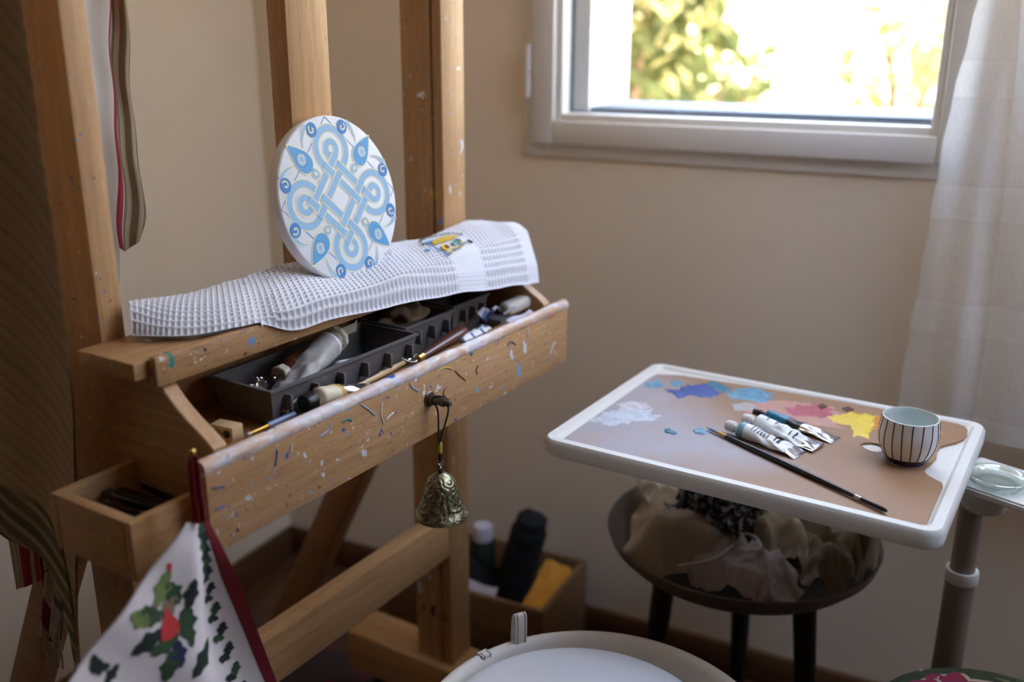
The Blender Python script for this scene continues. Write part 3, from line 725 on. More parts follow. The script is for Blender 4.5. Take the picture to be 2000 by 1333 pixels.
for i, o in enumerate(offs):                                        # alternate crossings come back on top
    for j, q in enumerate(offs):
        if (i+j) % 2 == 0: strand([ab(q-.088, o), ab(q+.088, o)], H0+.00055)
for k in range(4):
    a = PI/4 + k*PI/2; d = V(math.cos(a), math.sin(a), 0); e_ = V(-d.y, d.x, 0)
    def leaf(sc, h, mat):
        c0 = .745; pts = []
        for i in range(40):
            t = i/39; x = lerp(.545, .985, t); w = .128*(math.sin(PI*min(1, t*1.0)**.62))**.8*(1-.15*t)
            pts.append((x, w))
        full = [(c0+(x-c0)*sc, w*sc) for x, w in pts] + [(c0+(x-c0)*sc, -w*sc) for x, w in pts[-2:0:-1]]
        kt.poly([(S_*(d.x*x+e_.x*w), S_*(d.y*x+e_.y*w), h) for x, w in full], mat)
    leaf(1.10, H0+.0004, 3); leaf(1.0, H0+.0005, 1)
    pc = (d.x*.735, d.y*.735)
    disc(pc, .088, H0+.0006, 2); disc(pc, .078, H0+.00065, 0)
    sq = [(pc[0]+.052*math.cos(a+i*PI/2), pc[1]+.058*math.sin(a+i*PI/2)) for i in range(4)]
    ribbon(sq, .016, H0+.0007, 3, True)
    rc = (d.x*.475, d.y*.475); disc(rc, .062, H0+.0004, 3, .075, rot=a+PI/2); disc(rc, .05, H0+.0005, 0, .062, rot=a+PI/2); disc(rc, .024, H0+.0006, 3, .03, rot=a+PI/2)
    for sgn in (-1, 1):                                             # a spiral either side of each axis
        aa = k*PI/2 + sgn*R(17); c0 = (.885*math.cos(aa), .885*math.sin(aa))
        disc(c0, .082, H0+.0005, 2, .088)
        sp_ = [(c0[0] + r_*math.cos(th), c0[1] + r_*math.sin(th)) for r_, th in [(lerp(.056, .012, i/30), aa + sgn*lerp(.3, 5.6, i/30)) for i in range(31)]]
        ribbon(sp_, [.018]*22 + [lerp(.018, .03, i/8) for i in range(9)], H0+.0006, 3)
        tail = []
        for i in range(17):
            t = i/16; ang = aa + sgn*lerp(R(4), R(17.5), t); rr = lerp(.955, .80, t**1.6); tail.append((rr*math.cos(ang), rr*math.sin(ang)))
        ribbon(tail, [lerp(.085, .022, i/16) for i in range(17)], H0+.0003, 3); ribbon(tail, [max(.004, lerp(.062, .0, i/16)) for i in range(17)], H0+.00036, 0)
sg = [(.56+.012*i, -.79+.035*math.sin(i*2.1)+.012*math.cos(i*3.7)) for i in range(12)]; ribbon(sg, .007, H0+.0003, 4)
ribbon([(.585+.01*i, -.86+.02*math.sin(i*1.9+1)) for i in range(7)], .007, H0+.0003, 4)
cv.part('painted_knot', kt, [M['knot_blue'], M['leaf_blue'], M['deep_blue'], M['outline_yellow'], M['thin_line']], label='pale blue knot with cream outlines', recalc=False)

# ------------------------------------------------------------------ grey organiser trays in the tool box
def organiser(label, s0, s1, t0, t1, z0, z1, nf):
    th = Thing('organizer_tray', label, 'tray', E((s0+s1)/2, (t0+t1)/2, z0), FE, 'grey organizer trays in the easel box')
    b = B(); i = .009; w = .0022
    def ring(a, z): return [E(s0+a, t0+a, z), E(s1-a, t0+a, z), E(s1-a, t1-a, z), E(s0+a, t1-a, z)]
    R_ = [ring(i, z0), ring(0, z1-.003), ring(-.0025, z1-.003), ring(-.0025, z1), ring(w, z1), ring(i+w, z0+w)]
    vs = sum(R_, []); fs = [[3, 2, 1, 0]]
    for k in range(5):
        for j in range(4): fs.append([k*4+j, k*4+(j+1) % 4, (k+1)*4+(j+1) % 4, (k+1)*4+j])
    fs.append([20, 21, 22, 23]); b.add(vs, fs)
    th.part('body', b, M['tray_grey'], sharp=25)
    for k in range(nf):
        s = lerp(s0+.025, s1-.022, k/(nf-1)); f = B()
        f.box((-t0+.003, s, z1-.021), (.014, .004, .021), .0012); th.part('rib', f, M['tray_grey'])
    return th
organiser('long grey plastic organizer tray holding the big squeezed tube, left end of easel box', .156, .447, .058, .165, .9395, .990, 6)
organiser('middle grey organizer tray holding crumpled tan cloth, under the towel edge', .454, .575, .084, .172, .9395, .992, 3)
organiser('short grey organizer tray nearest the white eraser, partly under the towel', .590, .690, .094, .172, .9395, .992, 3)

# ------------------------------------------------------------------ paint tubes
def paint_tube(name, label, frame, pc, pe, r, mats, matf, up=(0, 0, 1), capr=None, capl=.014, capmat=None, seed=0, crumple=.12, neckmat=None, group=None, flatw=1.35, curl=0.0, cap_sides=18):
    pc = V(pc); pe = V(pe); L = (pe-pc).length; base = (pc+pe)/2; base.z = min(pc.z, pe.z) - r
    th = Thing(name, label, 'paint tube', base, frame, group); Mx = basis(pc, pe-pc, up)
    b = B(); nl = 40; na = 40
    def body(u, v):
        t = max(0, (v-.06)/.94); x = L*v
        sh = smooth(v/.07)
        k = t**1.25
        w = r*lerp(1, flatw, k)*lerp(.55, 1, sh); h = lerp(r, .0014, k)*lerp(.55, 1, sh)
        a = 2*PI*u; ca = math.cos(a); sa = math.sin(a)
        p = V(x, w*ca, h*sa)
        n1 = noise.noise(V(x*70+seed*5, ca*1.7, sa*1.7))*crumple*smooth((t-.12)*2.2)
        n2 = abs(noise.noise(V(x*34+seed, ca*2.3+4, sa*1.2)))*crumple*.9*smooth((t-.3)*2)
        p.y *= 1 + n1*.6; p.z *= 1 + n1*2 - n2*2
        p.z += -(r-h)*.9 + curl*t*t*L + .0015*math.sin(x*120+seed)*t
        return p
    b.grid(body, na, nl, 0, True, matf, Mx)
    b.poly([body(i/na, 0) for i in range(na)], neckmat or 0, Mx)
    b.box((L-.001, 0, -r*.9+curl*L+.0015*math.sin(L*120+seed)), (.005, r*2*flatw*.98, .0028), .0008, Mx, len(mats)-1)
    th.part('body', b, mats, sharp=60)
    cr = capr or r*.55
    c = B(); q = []
    c.lathe([(0, .001), (cr*.72, .001), (cr*.72, .005), (cr, .005), (cr, .0065), (cr*.94, capl+.004), (cr*.86, capl+.0055), (0, capl+.0055)], cap_sides, Mx @ Matrix.Rotation(R(-90), 4, 'Y'))
    th.part('cap', c, capmat or M['white_plastic'])
    return th
pt = [(-0.042,0.215,0.9659),(-0.042,0.3142,0.9616)]
paint_tube('paint_tube', 'cream and silver paint tube with black cap lying along the easel front board', FE, (pt[0][0], pt[0][1], .9645), (pt[1][0], pt[1][1]+.004, .963), .0135,
           [M['tube_cream'], M['tube_ochre'], M['foil']], lambda u, v: 0 if v < .34 else 1 if v < .43 else 2, capr=.0125, capl=.016, capmat=M['black_plastic'], seed=2, crumple=.2, group='paint tubes')
paint_tube('paint_tube', 'big squeezed grey-white paint tube with flat cream cap in the long tray', FE, E(.328, .112, 1.000), E(.172, .078, .974), .020,
           [M['tube_grey'], M['tube_navy'], M['tube_white'], M['tube_grey']], lambda u, v: 1 if .16 < v < .42 and .62 < u < .86 else (2 if v < .1 else 0), capr=.019, capl=.009, capmat=M['cream_plastic'], seed=5, crumple=.3, group='paint tubes', flatw=1.15, cap_sides=10)
paint_tube('paint_tube', 'silver paint tube with blue and white label inside the long tray, beside its front wall', FE, E(.300, .082, .968), E(.425, .092, .966), .014,
           [M['tube_white'], M['tube_lightblue'], M['foil']], lambda u, v: 0 if v < .22 else 1 if v < .34 else 2, seed=8, crumple=.12, group='paint tubes')
jr = Thing('varnish_bottle', 'small brown bottle with cream octagonal cap lying in the long tray', 'bottle', E(.255, .13, .962), FE)
Mj = basis(E(.222, .112, .980), V(E(.30, .128, .982)) - V(E(.222, .112, .980)))
jr.part('bottle', B().lathe([(0, .012), (.009, .012), (.009, .018), (.0165, .026), (.0165, .07), (.014, .074), (0, .074)], 22, Mj @ Matrix.Rotation(R(90), 4, 'Y')), M['hard_brown'])
jr.part('cap', B().lathe([(0, 0), (.012, 0), (.0135, .0015), (.0135, .012), (0, .012)], 8, Mj @ Matrix.Rotation(R(90), 4, 'Y')), M['cream_plastic'])
kb = Thing('craft_knife', 'small craft knife with pale blade poking out behind the big grey tube', 'knife', E(.39, .125, .97), FE)
Mkb = basis(E(.352, .128, 1.000), V(E(.398, .134, .999)) - V(E(.352, .128, 1.000)))
kb.part('blade', B().prism([(0.010, -.006), (.045, -.006), (.054, .002), (.060, .009), (.050, .006), (.010, .006)], -.0008, .0008, Mkb @ Matrix.Rotation(R(60), 4, 'X')), M['cream_plastic'])
kb.part('collar', B().tube([(-.02, 0, 0), (.002, 0, 0)], .006, 14, M=Mkb).tube([(.002, 0, 0), (.012, 0, 0)], .0065, 14, M=Mkb), M['steel'])
cp = B()
def crumple(c, d, seed, n=14, amp=.3):
    def f(u, v):
        x = (u-.5)*d[0]; y = (v-.5)*d[1]
        return V(c[0]+x, c[1]+y, c[2] + d[2]*(noise.noise(V(u*3+seed, v*3, seed*2.1)) + .6*abs(noise.noise(V(u*6, v*6+seed, 3)))))
    return f
cp.grid(crumple(E(.200, .115, .976), (.035, .055, .018), 3), 16, 16)
solo('plastic_wrapper', 'crinkled clear plastic wrapper lying at left end of the long tray', 'wrapper', cp, M['plastic_clear'], E(.2, .115, .97), FE, sharp=180)
cp = B().grid(lambda u, v: V(E(.054+.05*u, .125-.055*u+.01*math.sin(v*5), .942+.055*(1-u)*v+.006*noise.noise(V(u*7, v*7, 2)))), 16, 16)
solo('plastic_bag', 'crumpled clear plastic bag tucked behind the curved left cheek of easel', 'bag', cp, M['plastic_clear'], E(.08, .1, .942), FE, sharp=180)
hb = Thing('brush_rest', 'small pale wooden block with two dark holes at left end of easel box', 'block', E(.102, .078, .939), FE)
Mh = Matrix.Translation(E(.102, .080, .951)) @ Matrix.Rotation(R(8), 4, 'Z')
hb.part('block', B().box((0, 0, 0), (.034, .020, .022), .0015, Mh), M['brush_wood'])
for dx in (-.0075, .0085):
    hb.part('hole', B().lathe([(0, 0), (.0052, 0), (.0052, .0006), (0, .0006)], 18, Mh @ Matrix.Translation((dx, -.0098, .002)) @ Matrix.Rotation(R(90), 4, 'X')), M['black_plastic'])
cl = B().blob(E(.515, .135, .985), (.030, .045, .024), .55, 2.2, 4, 5)
solo('crumpled_cloth', 'crumpled tan cloth stuffed in the middle grey tray under the towel', 'cloth', cl, M['glove'], E(.515, .13, .95), FE, sharp=180)
# brushes, tool, ruler along the front
def stick(name, label, cat, p, q, secs, frame=FE, group=None):
    p = V(p); q = V(q); L = (q-p).length; th = Thing(name, label, cat, (p+q)/2 - V(0, 0, .004), frame, group)
    for nm, prof, mat in secs:
        m_ = basis(p, q-p) @ Matrix.Rotation(R(90), 4, 'Y')
        th.part(nm, B().lathe([(0, prof[0][0]*L)] + [(r, x*L) for x, r in prof] + [(0, prof[-1][0]*L)], 14, m_), mat)
    return th
q = [(-0.0607,0.4593,0.954),(-0.0429,0.2494,0.954)]
rb = stick('paint_brush', 'pale wooden paint brush with printed handle lying beneath the brown-handled tool', 'brush', q[0], q[1],
      [('bristles', [(0, .001), (.06, .0035), (.10, .003)], M['bristle']), ('ferrule', [(.10, .0032), (.22, .0036)], M['steel']), ('handle', [(.22, .0036), (.4, .0048), (.8, .004), (1, .0022)], M['brush_wood'])], group='paint brushes')
ik = B(); mq = basis(q[0], V(q[1])-V(q[0])); Lq = (V(q[1])-V(q[0])).length
for i in range(40):
    if i % 14 < 11: ik.box((Lq*(.36+.011*i), .0002, .0046), (.0006 if i % 3 else .001, .003, .0004), 0, mq)
rb.part('print', ik, M['ink_dark'])
q = [(-0.0467,0.1036,0.954),(-0.0476,0.1824,0.954)]
stick('paint_brush', 'paint brush with brass ferrule and pearly blue handle at left of the front board', 'brush', q[0], q[1],
      [('bristles', [(0, .002), (.06, .0026)], M['paper']), ('ferrule', [(.06, .0026), (.42, .0032)], M['brass']), ('handle', [(.42, .004), (.6, .0042), (1, .0036)], M['brush_blue'])], group='paint brushes')
q = [(-0.0388,0.4233,0.96),(-0.0694,0.5881,0.96),(-0.043,0.4096,0.96),(-0.0609,0.4147,0.96)]
p0, p1 = V(q[0]), V(q[1]); Lt = (p1-p0).length; mt = basis(p0, p1-p0)
tool = Thing('lino_cutter', 'lino cutting tool with brown teardrop wooden handle and bent steel tip', 'tool', (p0+p1)/2 - V(0, 0, .012), FE)
hd = B()
def hfn(u, v):
    w = curve_at([(0, .0058), (.15, .0062), (.5, .0092), (.8, .0125), (.93, .0115), (1.0, .002)], v); a = 2*PI*u
    return V(lerp(.012, Lt, v), w*math.cos(a), .72*w*math.sin(a))
hd.grid(hfn, 20, 24, 0, True, None, mt).poly([hfn(i/20, 0) for i in range(20)], 0, mt)
tool.part('handle', hd, M['hard_brown'], sharp=60)
tool.part('ferrule', B().tube([(-.001, 0, 0), (.014, 0, 0)], .0062, 16, M=mt), M['brass'])
tool.part('tip', B().tube(catmull([(0, 0, 0), (-.010, 0, -.001), (-.018, .002, .001), (-.026, .007, .006), (-.031, .010, .010)], 6), [.0022]*6 + [.002]*6 + [.0018]*6 + [.0014]*6 + [.0012], 10, M=mt, flat=1.3), M['steel'])
q = [(-0.0201,0.3185,0.955),(-0.0229,0.5154,0.955)]
rl = Thing('wooden_ruler', 'flat pale wooden ruler with green edge lying just behind the paint-smeared lip', 'ruler', (V(q[0])+V(q[1]))/2, FE)
mr = basis(q[0], V(q[1])-V(q[0])); Lr = (V(q[1])-V(q[0])).length
rl.part('blade', B().box((Lr/2, 0, 0), (Lr, .015, .0025), .0004, mr), M['brush_wood'])
rl.part('green_edge', B().box((Lr/2, .004, .0014), (Lr*.98, .0016, .0006), 0, mr), M['p_teal'])
solo('eraser', 'large white rounded eraser at right end of the easel box', 'eraser', B().box((0, 0, 0), (.030, .062, .022), .009, Matrix.Translation(E(.735, .066, .966)) @ Matrix.Rotation(R(-14), 4, 'Z') @ Matrix.Rotation(R(8), 4, 'X'), seg=5), M['eraser'], E(.735, .066, .955), FE, sharp=80)
solo('storage_tin', 'dark tin lying beneath the white eraser at right end of easel box', 'tin', B().box((0, 0, 0), (.05, .07, .014), .003, Matrix.Translation(E(.712, .084, .9465))), M['tray_grey'], E(.712, .08, .9395), FE)
pp = B().grid(crumple(E(.660, .078, .966), (.028, .045, .016), 7), 10, 10, matf=lambda u, v: 1 if u > .55 and v < .6 else 0)
solo('torn_label', 'crumpled white and blue paper label beside the short grey tray', 'paper', pp, [M['paper'], M['denim']], E(.66, .075, .955), FE, sharp=180)
pp = B().box((0, 0, 0), (.0035, .026, .0035), .0008, Matrix.Translation(E(.692, .052, .968)) @ Matrix.Rotation(R(-25), 4, 'Z') @ Matrix.Rotation(R(22), 4, 'X'))
solo('chalk_stub', 'thin white chalk stub leaning near the white eraser', 'chalk', pp, M['paper'], E(.692, .052, .962), FE)
pp = B().grid(lambda u, v: V(E(.66+.075*u, .024+.014*v, .955+.006*v+.002*math.sin(u*7))), 12, 4)
solo('folded_leaflet', 'lilac-grey folded leaflet edge along the lip at right end of easel box', 'paper', pp, M['paper'], E(.67, .04, .957), FE, sharp=180)
pp = B().grid(lambda u, v: V(E(.55+.08*u, .046+.022*v, .952+.006*math.sin(v*3)+.004*noise.noise(V(u*6, v*4, 1)))), 12, 6, matf=lambda u, v: 1 if (int(u*9)+int(v*3)) % 3 == 0 else 0)
solo('swatch_card', 'blue and white patterned card lying behind the brown tool handle', 'card', pp, [M['tube_white'], M['denim']], E(.59, .055, .95), FE, sharp=180)

# ------------------------------------------------------------------ bell on the knob
BS, BT = .3855, -.026
bl = Thing('brass_bell', 'small embossed bronze bell hanging by a black cord from the easel knob', 'bell', E(BS, BT, .744), FE)
b = B(); H = .066
prof = [(.0375, 0), (.0388, .002), (.0378, .005), (.0328, .013), (.0282, .025), (.0245, .037), (.0220, .048), (.0186, .057), (.0128, .0635), (.0060, .0675), (.0, .0685)]
pr = catmull([(r, z, 0) for r, z in prof], 5)
nb = len(pr)-1
def bell_pt(u, v):
    i = min(nb, v*nb); k = int(i); p = pr[k].lerp(pr[min(nb, k+1)], i-k); a = 2*PI*u
    h = 0
    if .14 < v < .84:
        q = V(math.cos(a)*p.x*90, math.sin(a)*p.x*90, p.y*90)
        s_ = noise.noise(q*.75); ring = math.sin(14*s_ + 5*noise.noise(q*.5 + V(9, 2, 4)))
        h = .0011*smooth((ring+.2)*1.4)*smooth((v-.14)/.08)*smooth((.84-v)/.1)
    r_ = p.x + h
    return V(E(BS, BT, .744)) + V(r_*math.cos(a), r_*math.sin(a), p.y)
b.grid(bell_pt, 150, 100, 0, True)
pin = [V(E(BS, BT, .744)) + V(.031*math.cos(2*PI*i/40), .031*math.sin(2*PI*i/40), .002) for i in range(40)]
b.lathe([(.0374, 0), (.035, .001), (.030, .014), (.021, .04), (.010, .058), (0, .062)], 40, Matrix.Translation(E(BS, BT, .744)))
bl.part('body', b, M['bell'], sharp=70)
top = V(E(BS, BT, .744+.0685))
rg = B()
def torus(c, R0, r0, ax, n=20):
    m_ = basis(c, ax); return [m_ @ V(0, R0*math.cos(2*PI*i/n), R0*math.sin(2*PI*i/n)) for i in range(n)]
rg.tube(torus(top+V(0, 0, .0095), .0042, .0008, (1, .6, 0)), .0008, 6, closed=True).tube(torus(top+V(0, 0, .0155), .0042, .0008, (-.4, 1, 0)), .0008, 6, closed=True)
bl.part('ring', rg, M['steel'])
cd = B().tube([top+V(0, 0, -.003), top+V(0, 0, .001), top+V(0, 0, .006)], [.0035, .003, .0016], 10)
zk = KZ
cd.tube([top+V(0, 0, .019), top+V(0, 0, .0415)], .0026, 10)
for sg_ in (-1, 1):
    kx = V(E(KS, 0, KZ)); a = V(top.x, top.y, top.z+.040) + V(0, sg_*.001, 0)
    cd.tube(catmull([a, a+V(0, sg_*.0015, .012), V(top.x - .002 + .006*sg_, KS + sg_*.0045, KZ-.012), V(-BT - .012 + .005*sg_+.001, KS + sg_*.0058, KZ), V(-BT - .012 + .005*sg_+.001, KS + sg_*.004, KZ+.0058), V(-BT-.012+.001, KS, KZ+.0075)], 5), .0013, 8)
bl.part('cord', cd, M['cord'])
bl.part('thread_wrap', B().tube([top+V(0, 0, .030), top+V(0, 0, .0315), top+V(0, 0, .036), top+V(0, 0, .0445), top+V(0, 0, .046)], [.0028, .0034, .0031, .0034, .0028], 12), M['gold_thread'], label='golden thread binding')

# ------------------------------------------------------------------ holly cloth on its red loop
hp = hookp
hc = Thing('holly_cloth', 'white holly-print cloth edged in red, hanging by a loop from the brass hook', 'cloth', (hp[1][0], hp[1][1], .58), FE)
tipz = [(0.016,-0.0299,0.915)][0]
L0 = [(0.016,-0.0401,0.9196),(0.016,-0.1079,0.873),(0.016,-0.1891,0.8207)]; R0 = [(0.016,-0.0205,0.9144),(0.016,0.0002,0.8352),(0.016,0.0514,0.6686)]
def side(P, z):
    tab = sorted([(p[2], p[1]) for p in P])
    if z < tab[0][0]:
        (z0, s0), (z1, s1) = tab[0], tab[1]; return s0 + (z-z0)*(s1-s0)/(z1-z0)
    return curve_at(tab, z)
def htab(P, w):      # edge point at parameter w, continued below the last measured point
    P = [V(p) for p in P]
    if w <= .5: return P[0].lerp(P[1], w/.5)
    return P[1] + (P[2]-P[1])*((w-.5)/.5)
def holly_xy(u, w):
    a = htab(L0, w); c = htab(R0, w)
    p = a.lerp(c, u)
    return p
def fold_x(s, z):
    d = max(.02, tipz[2]-z); a = (s - tipz[1])/(d + .03)
    return .014 - .020*smooth(d/.12)*math.exp(-((a-.16)/.13)**2) + .007*smooth(d/.12)*math.exp(-((a+.12)/.16)**2) + .002*math.sin(s*60+z*40)
def holly(u, w):
    p = holly_xy(u, w); return V(fold_x(p.y, p.z), p.y, p.z)
HL = 1.3                                          # the cloth hangs on below the last measured point
sh = B().grid(lambda u, w: holly(u, w*HL), 60, 76)
sh.grid(lambda u, w: holly(u, w*HL) - V(.0025, 0, 0), 60, 76)
hc.part('cloth', sh, M['holly_white'], sharp=180, recalc=False)
hr = B()
def rbl(w, k):
    p = holly(1, w); q = holly(.97, w); d = (p-q).normalized(); return p + d*(.0005 + k*.017*min(1, .45+w)) + V(.001, 0, 0)
hr.grid(lambda u, w: rbl(w*HL, u), 4, 60).grid(lambda u, w: rbl(w*HL, u) - V(.002, 0, 0), 4, 60)
hc.part('border', hr, M['rust'], label='dark red border along the right side', sharp=180, recalc=False)
lp = B(); hk = V(hp[0])
lp.tube(catmull([V(tipz)+V(.002, .004, .002), V(hp[1])+V(.001, .003, 0), hk+V(.0, .0035, -.008), hk+V(-.001, .001, .0012)], 8), [.0085]*4+[.0065]*8+[.0042]*6+[.0022]*7, 12, flat=.35)
lp.tube(catmull([V(tipz)+V(.001, -.001, .002), V(hp[1])+V(0, -.003, 0), hk+V(0, -.003, -.008), hk+V(-.001, -.001, .0012)], 8), [.006]*4+[.0045]*8+[.003]*6+[.0018]*7, 12, flat=.35)
hc.part('hanging_loop', lp, M['rust'], label='dark red fabric loop')
# printed holly: flat patches lying on the cloth
pr_ = B()
def hpt(q, lift): return V(fold_x(q[1], q[2]) + lift, q[1], q[2])
def print_poly(pts, mat, lift=.0009):
    # fine triangles so the print follows the folds
    c = V(0, 0, 0)
    for p in pts: c += V(p)/len(pts)
    n = len(pts)
    for i in range(n):
        a, b_ = V(pts[i]), V(pts[(i+1) % n])
        for k in range(3):
            f0, f1 = k/3, (k+1)/3
            quad = [c.lerp(a, f0), c.lerp(a, f1), c.lerp(b_, f1), c.lerp(b_, f0)]
            if k == 0: quad = [c, c.lerp(a, f1), c.lerp(b_, f1)]
            pr_.poly([hpt(p, lift) for p in quad], mat)
def holly_leaf(c, ang, ln, wd, mat, spikes=3):
    pts = []
    for sd in (1, -1):
        rng = range(spikes*2+1) if sd == 1 else range(spikes*2-1, 0, -1)
        for i in rng:
            t = i/(spikes*2); w = wd*math.sin(PI*t)*(1.0 if i % 2 else .62) if 0 < i < spikes*2 else 0
            x = (t-.5)*ln; y = sd*w
            pts.append((0, c[1] + x*math.cos(ang) - y*math.sin(ang), c[2] + x*math.sin(ang) + y*math.cos(ang)))
    print_poly(pts, mat)
K = [(0.016,-0.077,0.8627),(0.016,-0.0656,0.8507),(0.016,-0.0469,0.8408),(0.016,-0.094,0.8384),(0.016,-0.1087,0.8442),(0.016,-0.0738,0.8369),(0.016,-0.057,0.8123),(0.016,-0.1033,0.8142),(0.016,-0.0847,0.8015),(0.016,-0.0719,0.7834),(0.016,-0.0427,0.7595),(0.016,-0.0829,0.7743),(0.016,-0.0773,0.8193),(0.016,-0.0726,0.8253),(0.016,-0.0677,0.8806),(0.016,-0.0697,0.7852),(0.016,-0.1568,0.8149),(0.016,-0.1461,0.8012),(0.016,-0.1614,0.8224),(0.016,-0.0549,0.7966),(0.016,-0.1019,0.8493),(0.016,-0.0862,0.8497)]
for i, (an, ln, wd, mt_) in enumerate([(1.1, .030, .009, 2), (1.9, .026, .008, 0), (1.2, .028, .007, 1), (2.7, .028, .008, 0), (2.3, .026, .008, 2), (.5, .024, .008, 5), (1.4, .030, .010, 0), (3.3, .034, .009, 1),
        (.2, .030, .009, 0), (1.6, .028, .007, 6), (.6, .036, .010, 1), (1.2, .030, .009, 0)]): holly_leaf(K[i], an, ln*1.25, wd*1.45, mt_)
def bellshape(c, w, h, mat): print_poly([(0, c[1]+x*w, c[2]+z*h) for x, z in ((-.5, -.4), (-.42, .05), (-.2, .3), (-.06, .6), (.1, .62), (.2, .35), (.42, .1), (.5, -.3), (.2, -.5), (-.2, -.52))], mat, .0013)
bellshape(K[12], .024, .030, 3); print_poly([(0, K[14][1]+x, K[14][2]+z) for x, z in ((-.003, -.006), (.002, -.007), (.003, .005), (-.002, .007))], 3)
for i in (16, 17, 18): holly_leaf(K[i], 2.5+i, .024, .008, 1)
holly_leaf(K[19], 1.5, .03, .007, 0); holly_leaf(K[20], 2.9, .024, .007, 0); holly_leaf(K[21], .3, .022, .006, 5)
for i in range(25):
    w = .06 + i*.05; p = holly(.88 - .05*(i % 2), w); holly_leaf((0, p.y, p.z), -1.2 + (.7 if i % 2 else -.5), .021*min(1, .6+w*.5), .0065, 1 if i % 3 else 0)
hc.part('holly_print', pr_, [M['holly_green'], M['holly_dark'], M['holly_light'], M['holly_red'], M['holly_white'], M['holly_brown'], M['holly_blue']], label='printed holly leaves and red bell', recalc=False, sharp=180)

# ------------------------------------------------------------------ cloths hung at the left of the easel
dp = Thing('striped_drape', 'large brown striped woven cloth draped over the left side of the easel', 'cloth', E(-.03, .45, .6), FE)
edge_r = [(0.55, .262), (0.62, .257), (0.70, .246), (0.80, .226), (0.90, .206), (1.00, .188), (1.17, .181), (1.30, .182), (1.44, .181), (1.60, .185), (1.86, .20)]
def drape(u, v):
    # u: 0 right edge .. 1 far left; v: 0 top .. 1 hem
    tr = lerp(.20, .60, u**1.1)
    hem = curve_at([(0, .59), (.02, .665), (.06, .7275), (.148, .783), (.225, .799), (.30, .818), (.6, .85), (1, .87)], u)
    z = lerp(1.86, hem, v)
    t = curve_at(edge_r, z) + u*.42
    s = -.022 + smooth(u*5)*(.012*math.sin(u*9 + z*2.0) + .003*math.sin(u*23+z*4+1) - .02*smooth((z-1.0)/.5)*math.sin(u*5)) - .014*smooth(u*4)
    return V(E(s, t, z))
dp.part('cloth', B().grid(drape, 70, 80).grid(lambda u, v: drape(u, v) + V(0, .0035, 0), 70, 80), M['drape'], sharp=180, recalc=False)
dp.part('border', B().grid(lambda u, v: drape(u, lerp(.93, 1.0, v)) + V(0.0, -.0025, 0), 70, 8), M['drape_band'], label='olive and cream border along the hem', sharp=180, recalc=False)
en = [(-0.312,-0.018,0.7531),(-0.2699,-0.018,0.7592),(-0.3021,-0.018,0.6443),(-0.3395,-0.018,0.6461)]
def endp(u, v):
    return V(en[0]).lerp(V(en[1]), u).lerp(V(en[3]).lerp(V(en[2]), u), v) + V(0, .004*math.sin(u*12+v*3), 0)
dp.part('cloth_end', B().grid(endp, 20, 24).grid(lambda u, v: endp(u, v)+V(0, .003, 0), 20, 24), M['stripe_red'], label='red and white striped end below the hem', sharp=180, recalc=False)
random.seed(9)
for i in range(14):
    p = endp(i/13, 1.0); q = p + V(random.uniform(-.004, .004) - .006, .002, -.030 - .018*random.random())
    dp.part('fringe', B().tube([p, p.lerp(q, .5) + V(.003*math.sin(i*2), 0, 0), q], .0013, 5), M['fringe'])
tb = Thing('striped_towel', 'red and white striped towel corner hanging low behind the brown drape', 'towel', E(.012, .40, .6), FE)
c4 = [(-0.3952,0.012,0.7662),(-0.3535,0.012,0.7442),(-0.3683,0.012,0.7008),(-0.3949,0.012,0.677),(-0.4394,0.012,0.6622)]
def rmat(u, v): return 1 if u < .26 or .34 < u < .60 else 2 if .78 < u < .86 else 0
def rs(u, v):
    top_ = V(E(.012, .335 + .10*u, 1.0)); bot = V(c4[4]).lerp(V(c4[2]), 1-u) if u > .25 else V(c4[2])
    bot = V(c4[2]).lerp(V(c4[4]), u)
    p = top_.lerp(bot, v); p.y += .004*math.sin(u*9); return p
tb.part('cloth', B().grid(rs, 50, 30, matf=rmat).grid(lambda u, v: rs(u, v)+V(0, .003, 0), 50, 30, matf=rmat), [M['st_cream'], M['st_red'], M['st_olive']], sharp=180, recalc=False)
st = Thing('striped_towel', 'white towel with red and olive stripes hanging beside the left easel upright', 'towel', E(.0725, .31, 1.09), FE)
def tw(u, v):
    zb = curve_at([(0, 1.090), (.46, 1.094), (.5, 1.140), (.75, 1.132), (.9, 1.145), (1, 1.19)], u); z = lerp(1.86, zb, v)
    sl, sr_, se = .105, curve_at([(1.09, .150), (1.16, .1475), (1.30, .158), (1.45, .1745), (1.9, .178)], z), curve_at([(1.09, .168), (1.13, .182), (1.18, .191), (1.30, .195), (1.45, .2005), (1.9, .205)], z)
    q = lerp(sl, sr_, u/.5) if u < .5 else lerp(sr_, se, (u-.5)/.5)
    return V(E(q + .0015*math.sin(z*60+u*6), .31 + .007*math.sin(u*16+z*2) + .004*math.sin(z*22+u*4), z))
def tmat(u, v):
    if u < .5 or v < .22 and u > .62: return 0
    q = (u-.5)/.5
    return 1 if q < .34 else 0 if q < .40 else 2 if q < .50 else 3 if q < .60 else 2 if q < .74 else 3 if q < .83 else 2 if q < .93 else 0
tow = st.part('cloth', B().grid(tw, 120, 60, matf=tmat).grid(lambda u, v: tw(u, v)-V(.004, 0, 0), 120, 60), [M['st_white'], M['st_red'], M['st_olive'], M['st_cream']], sharp=180, recalc=False)

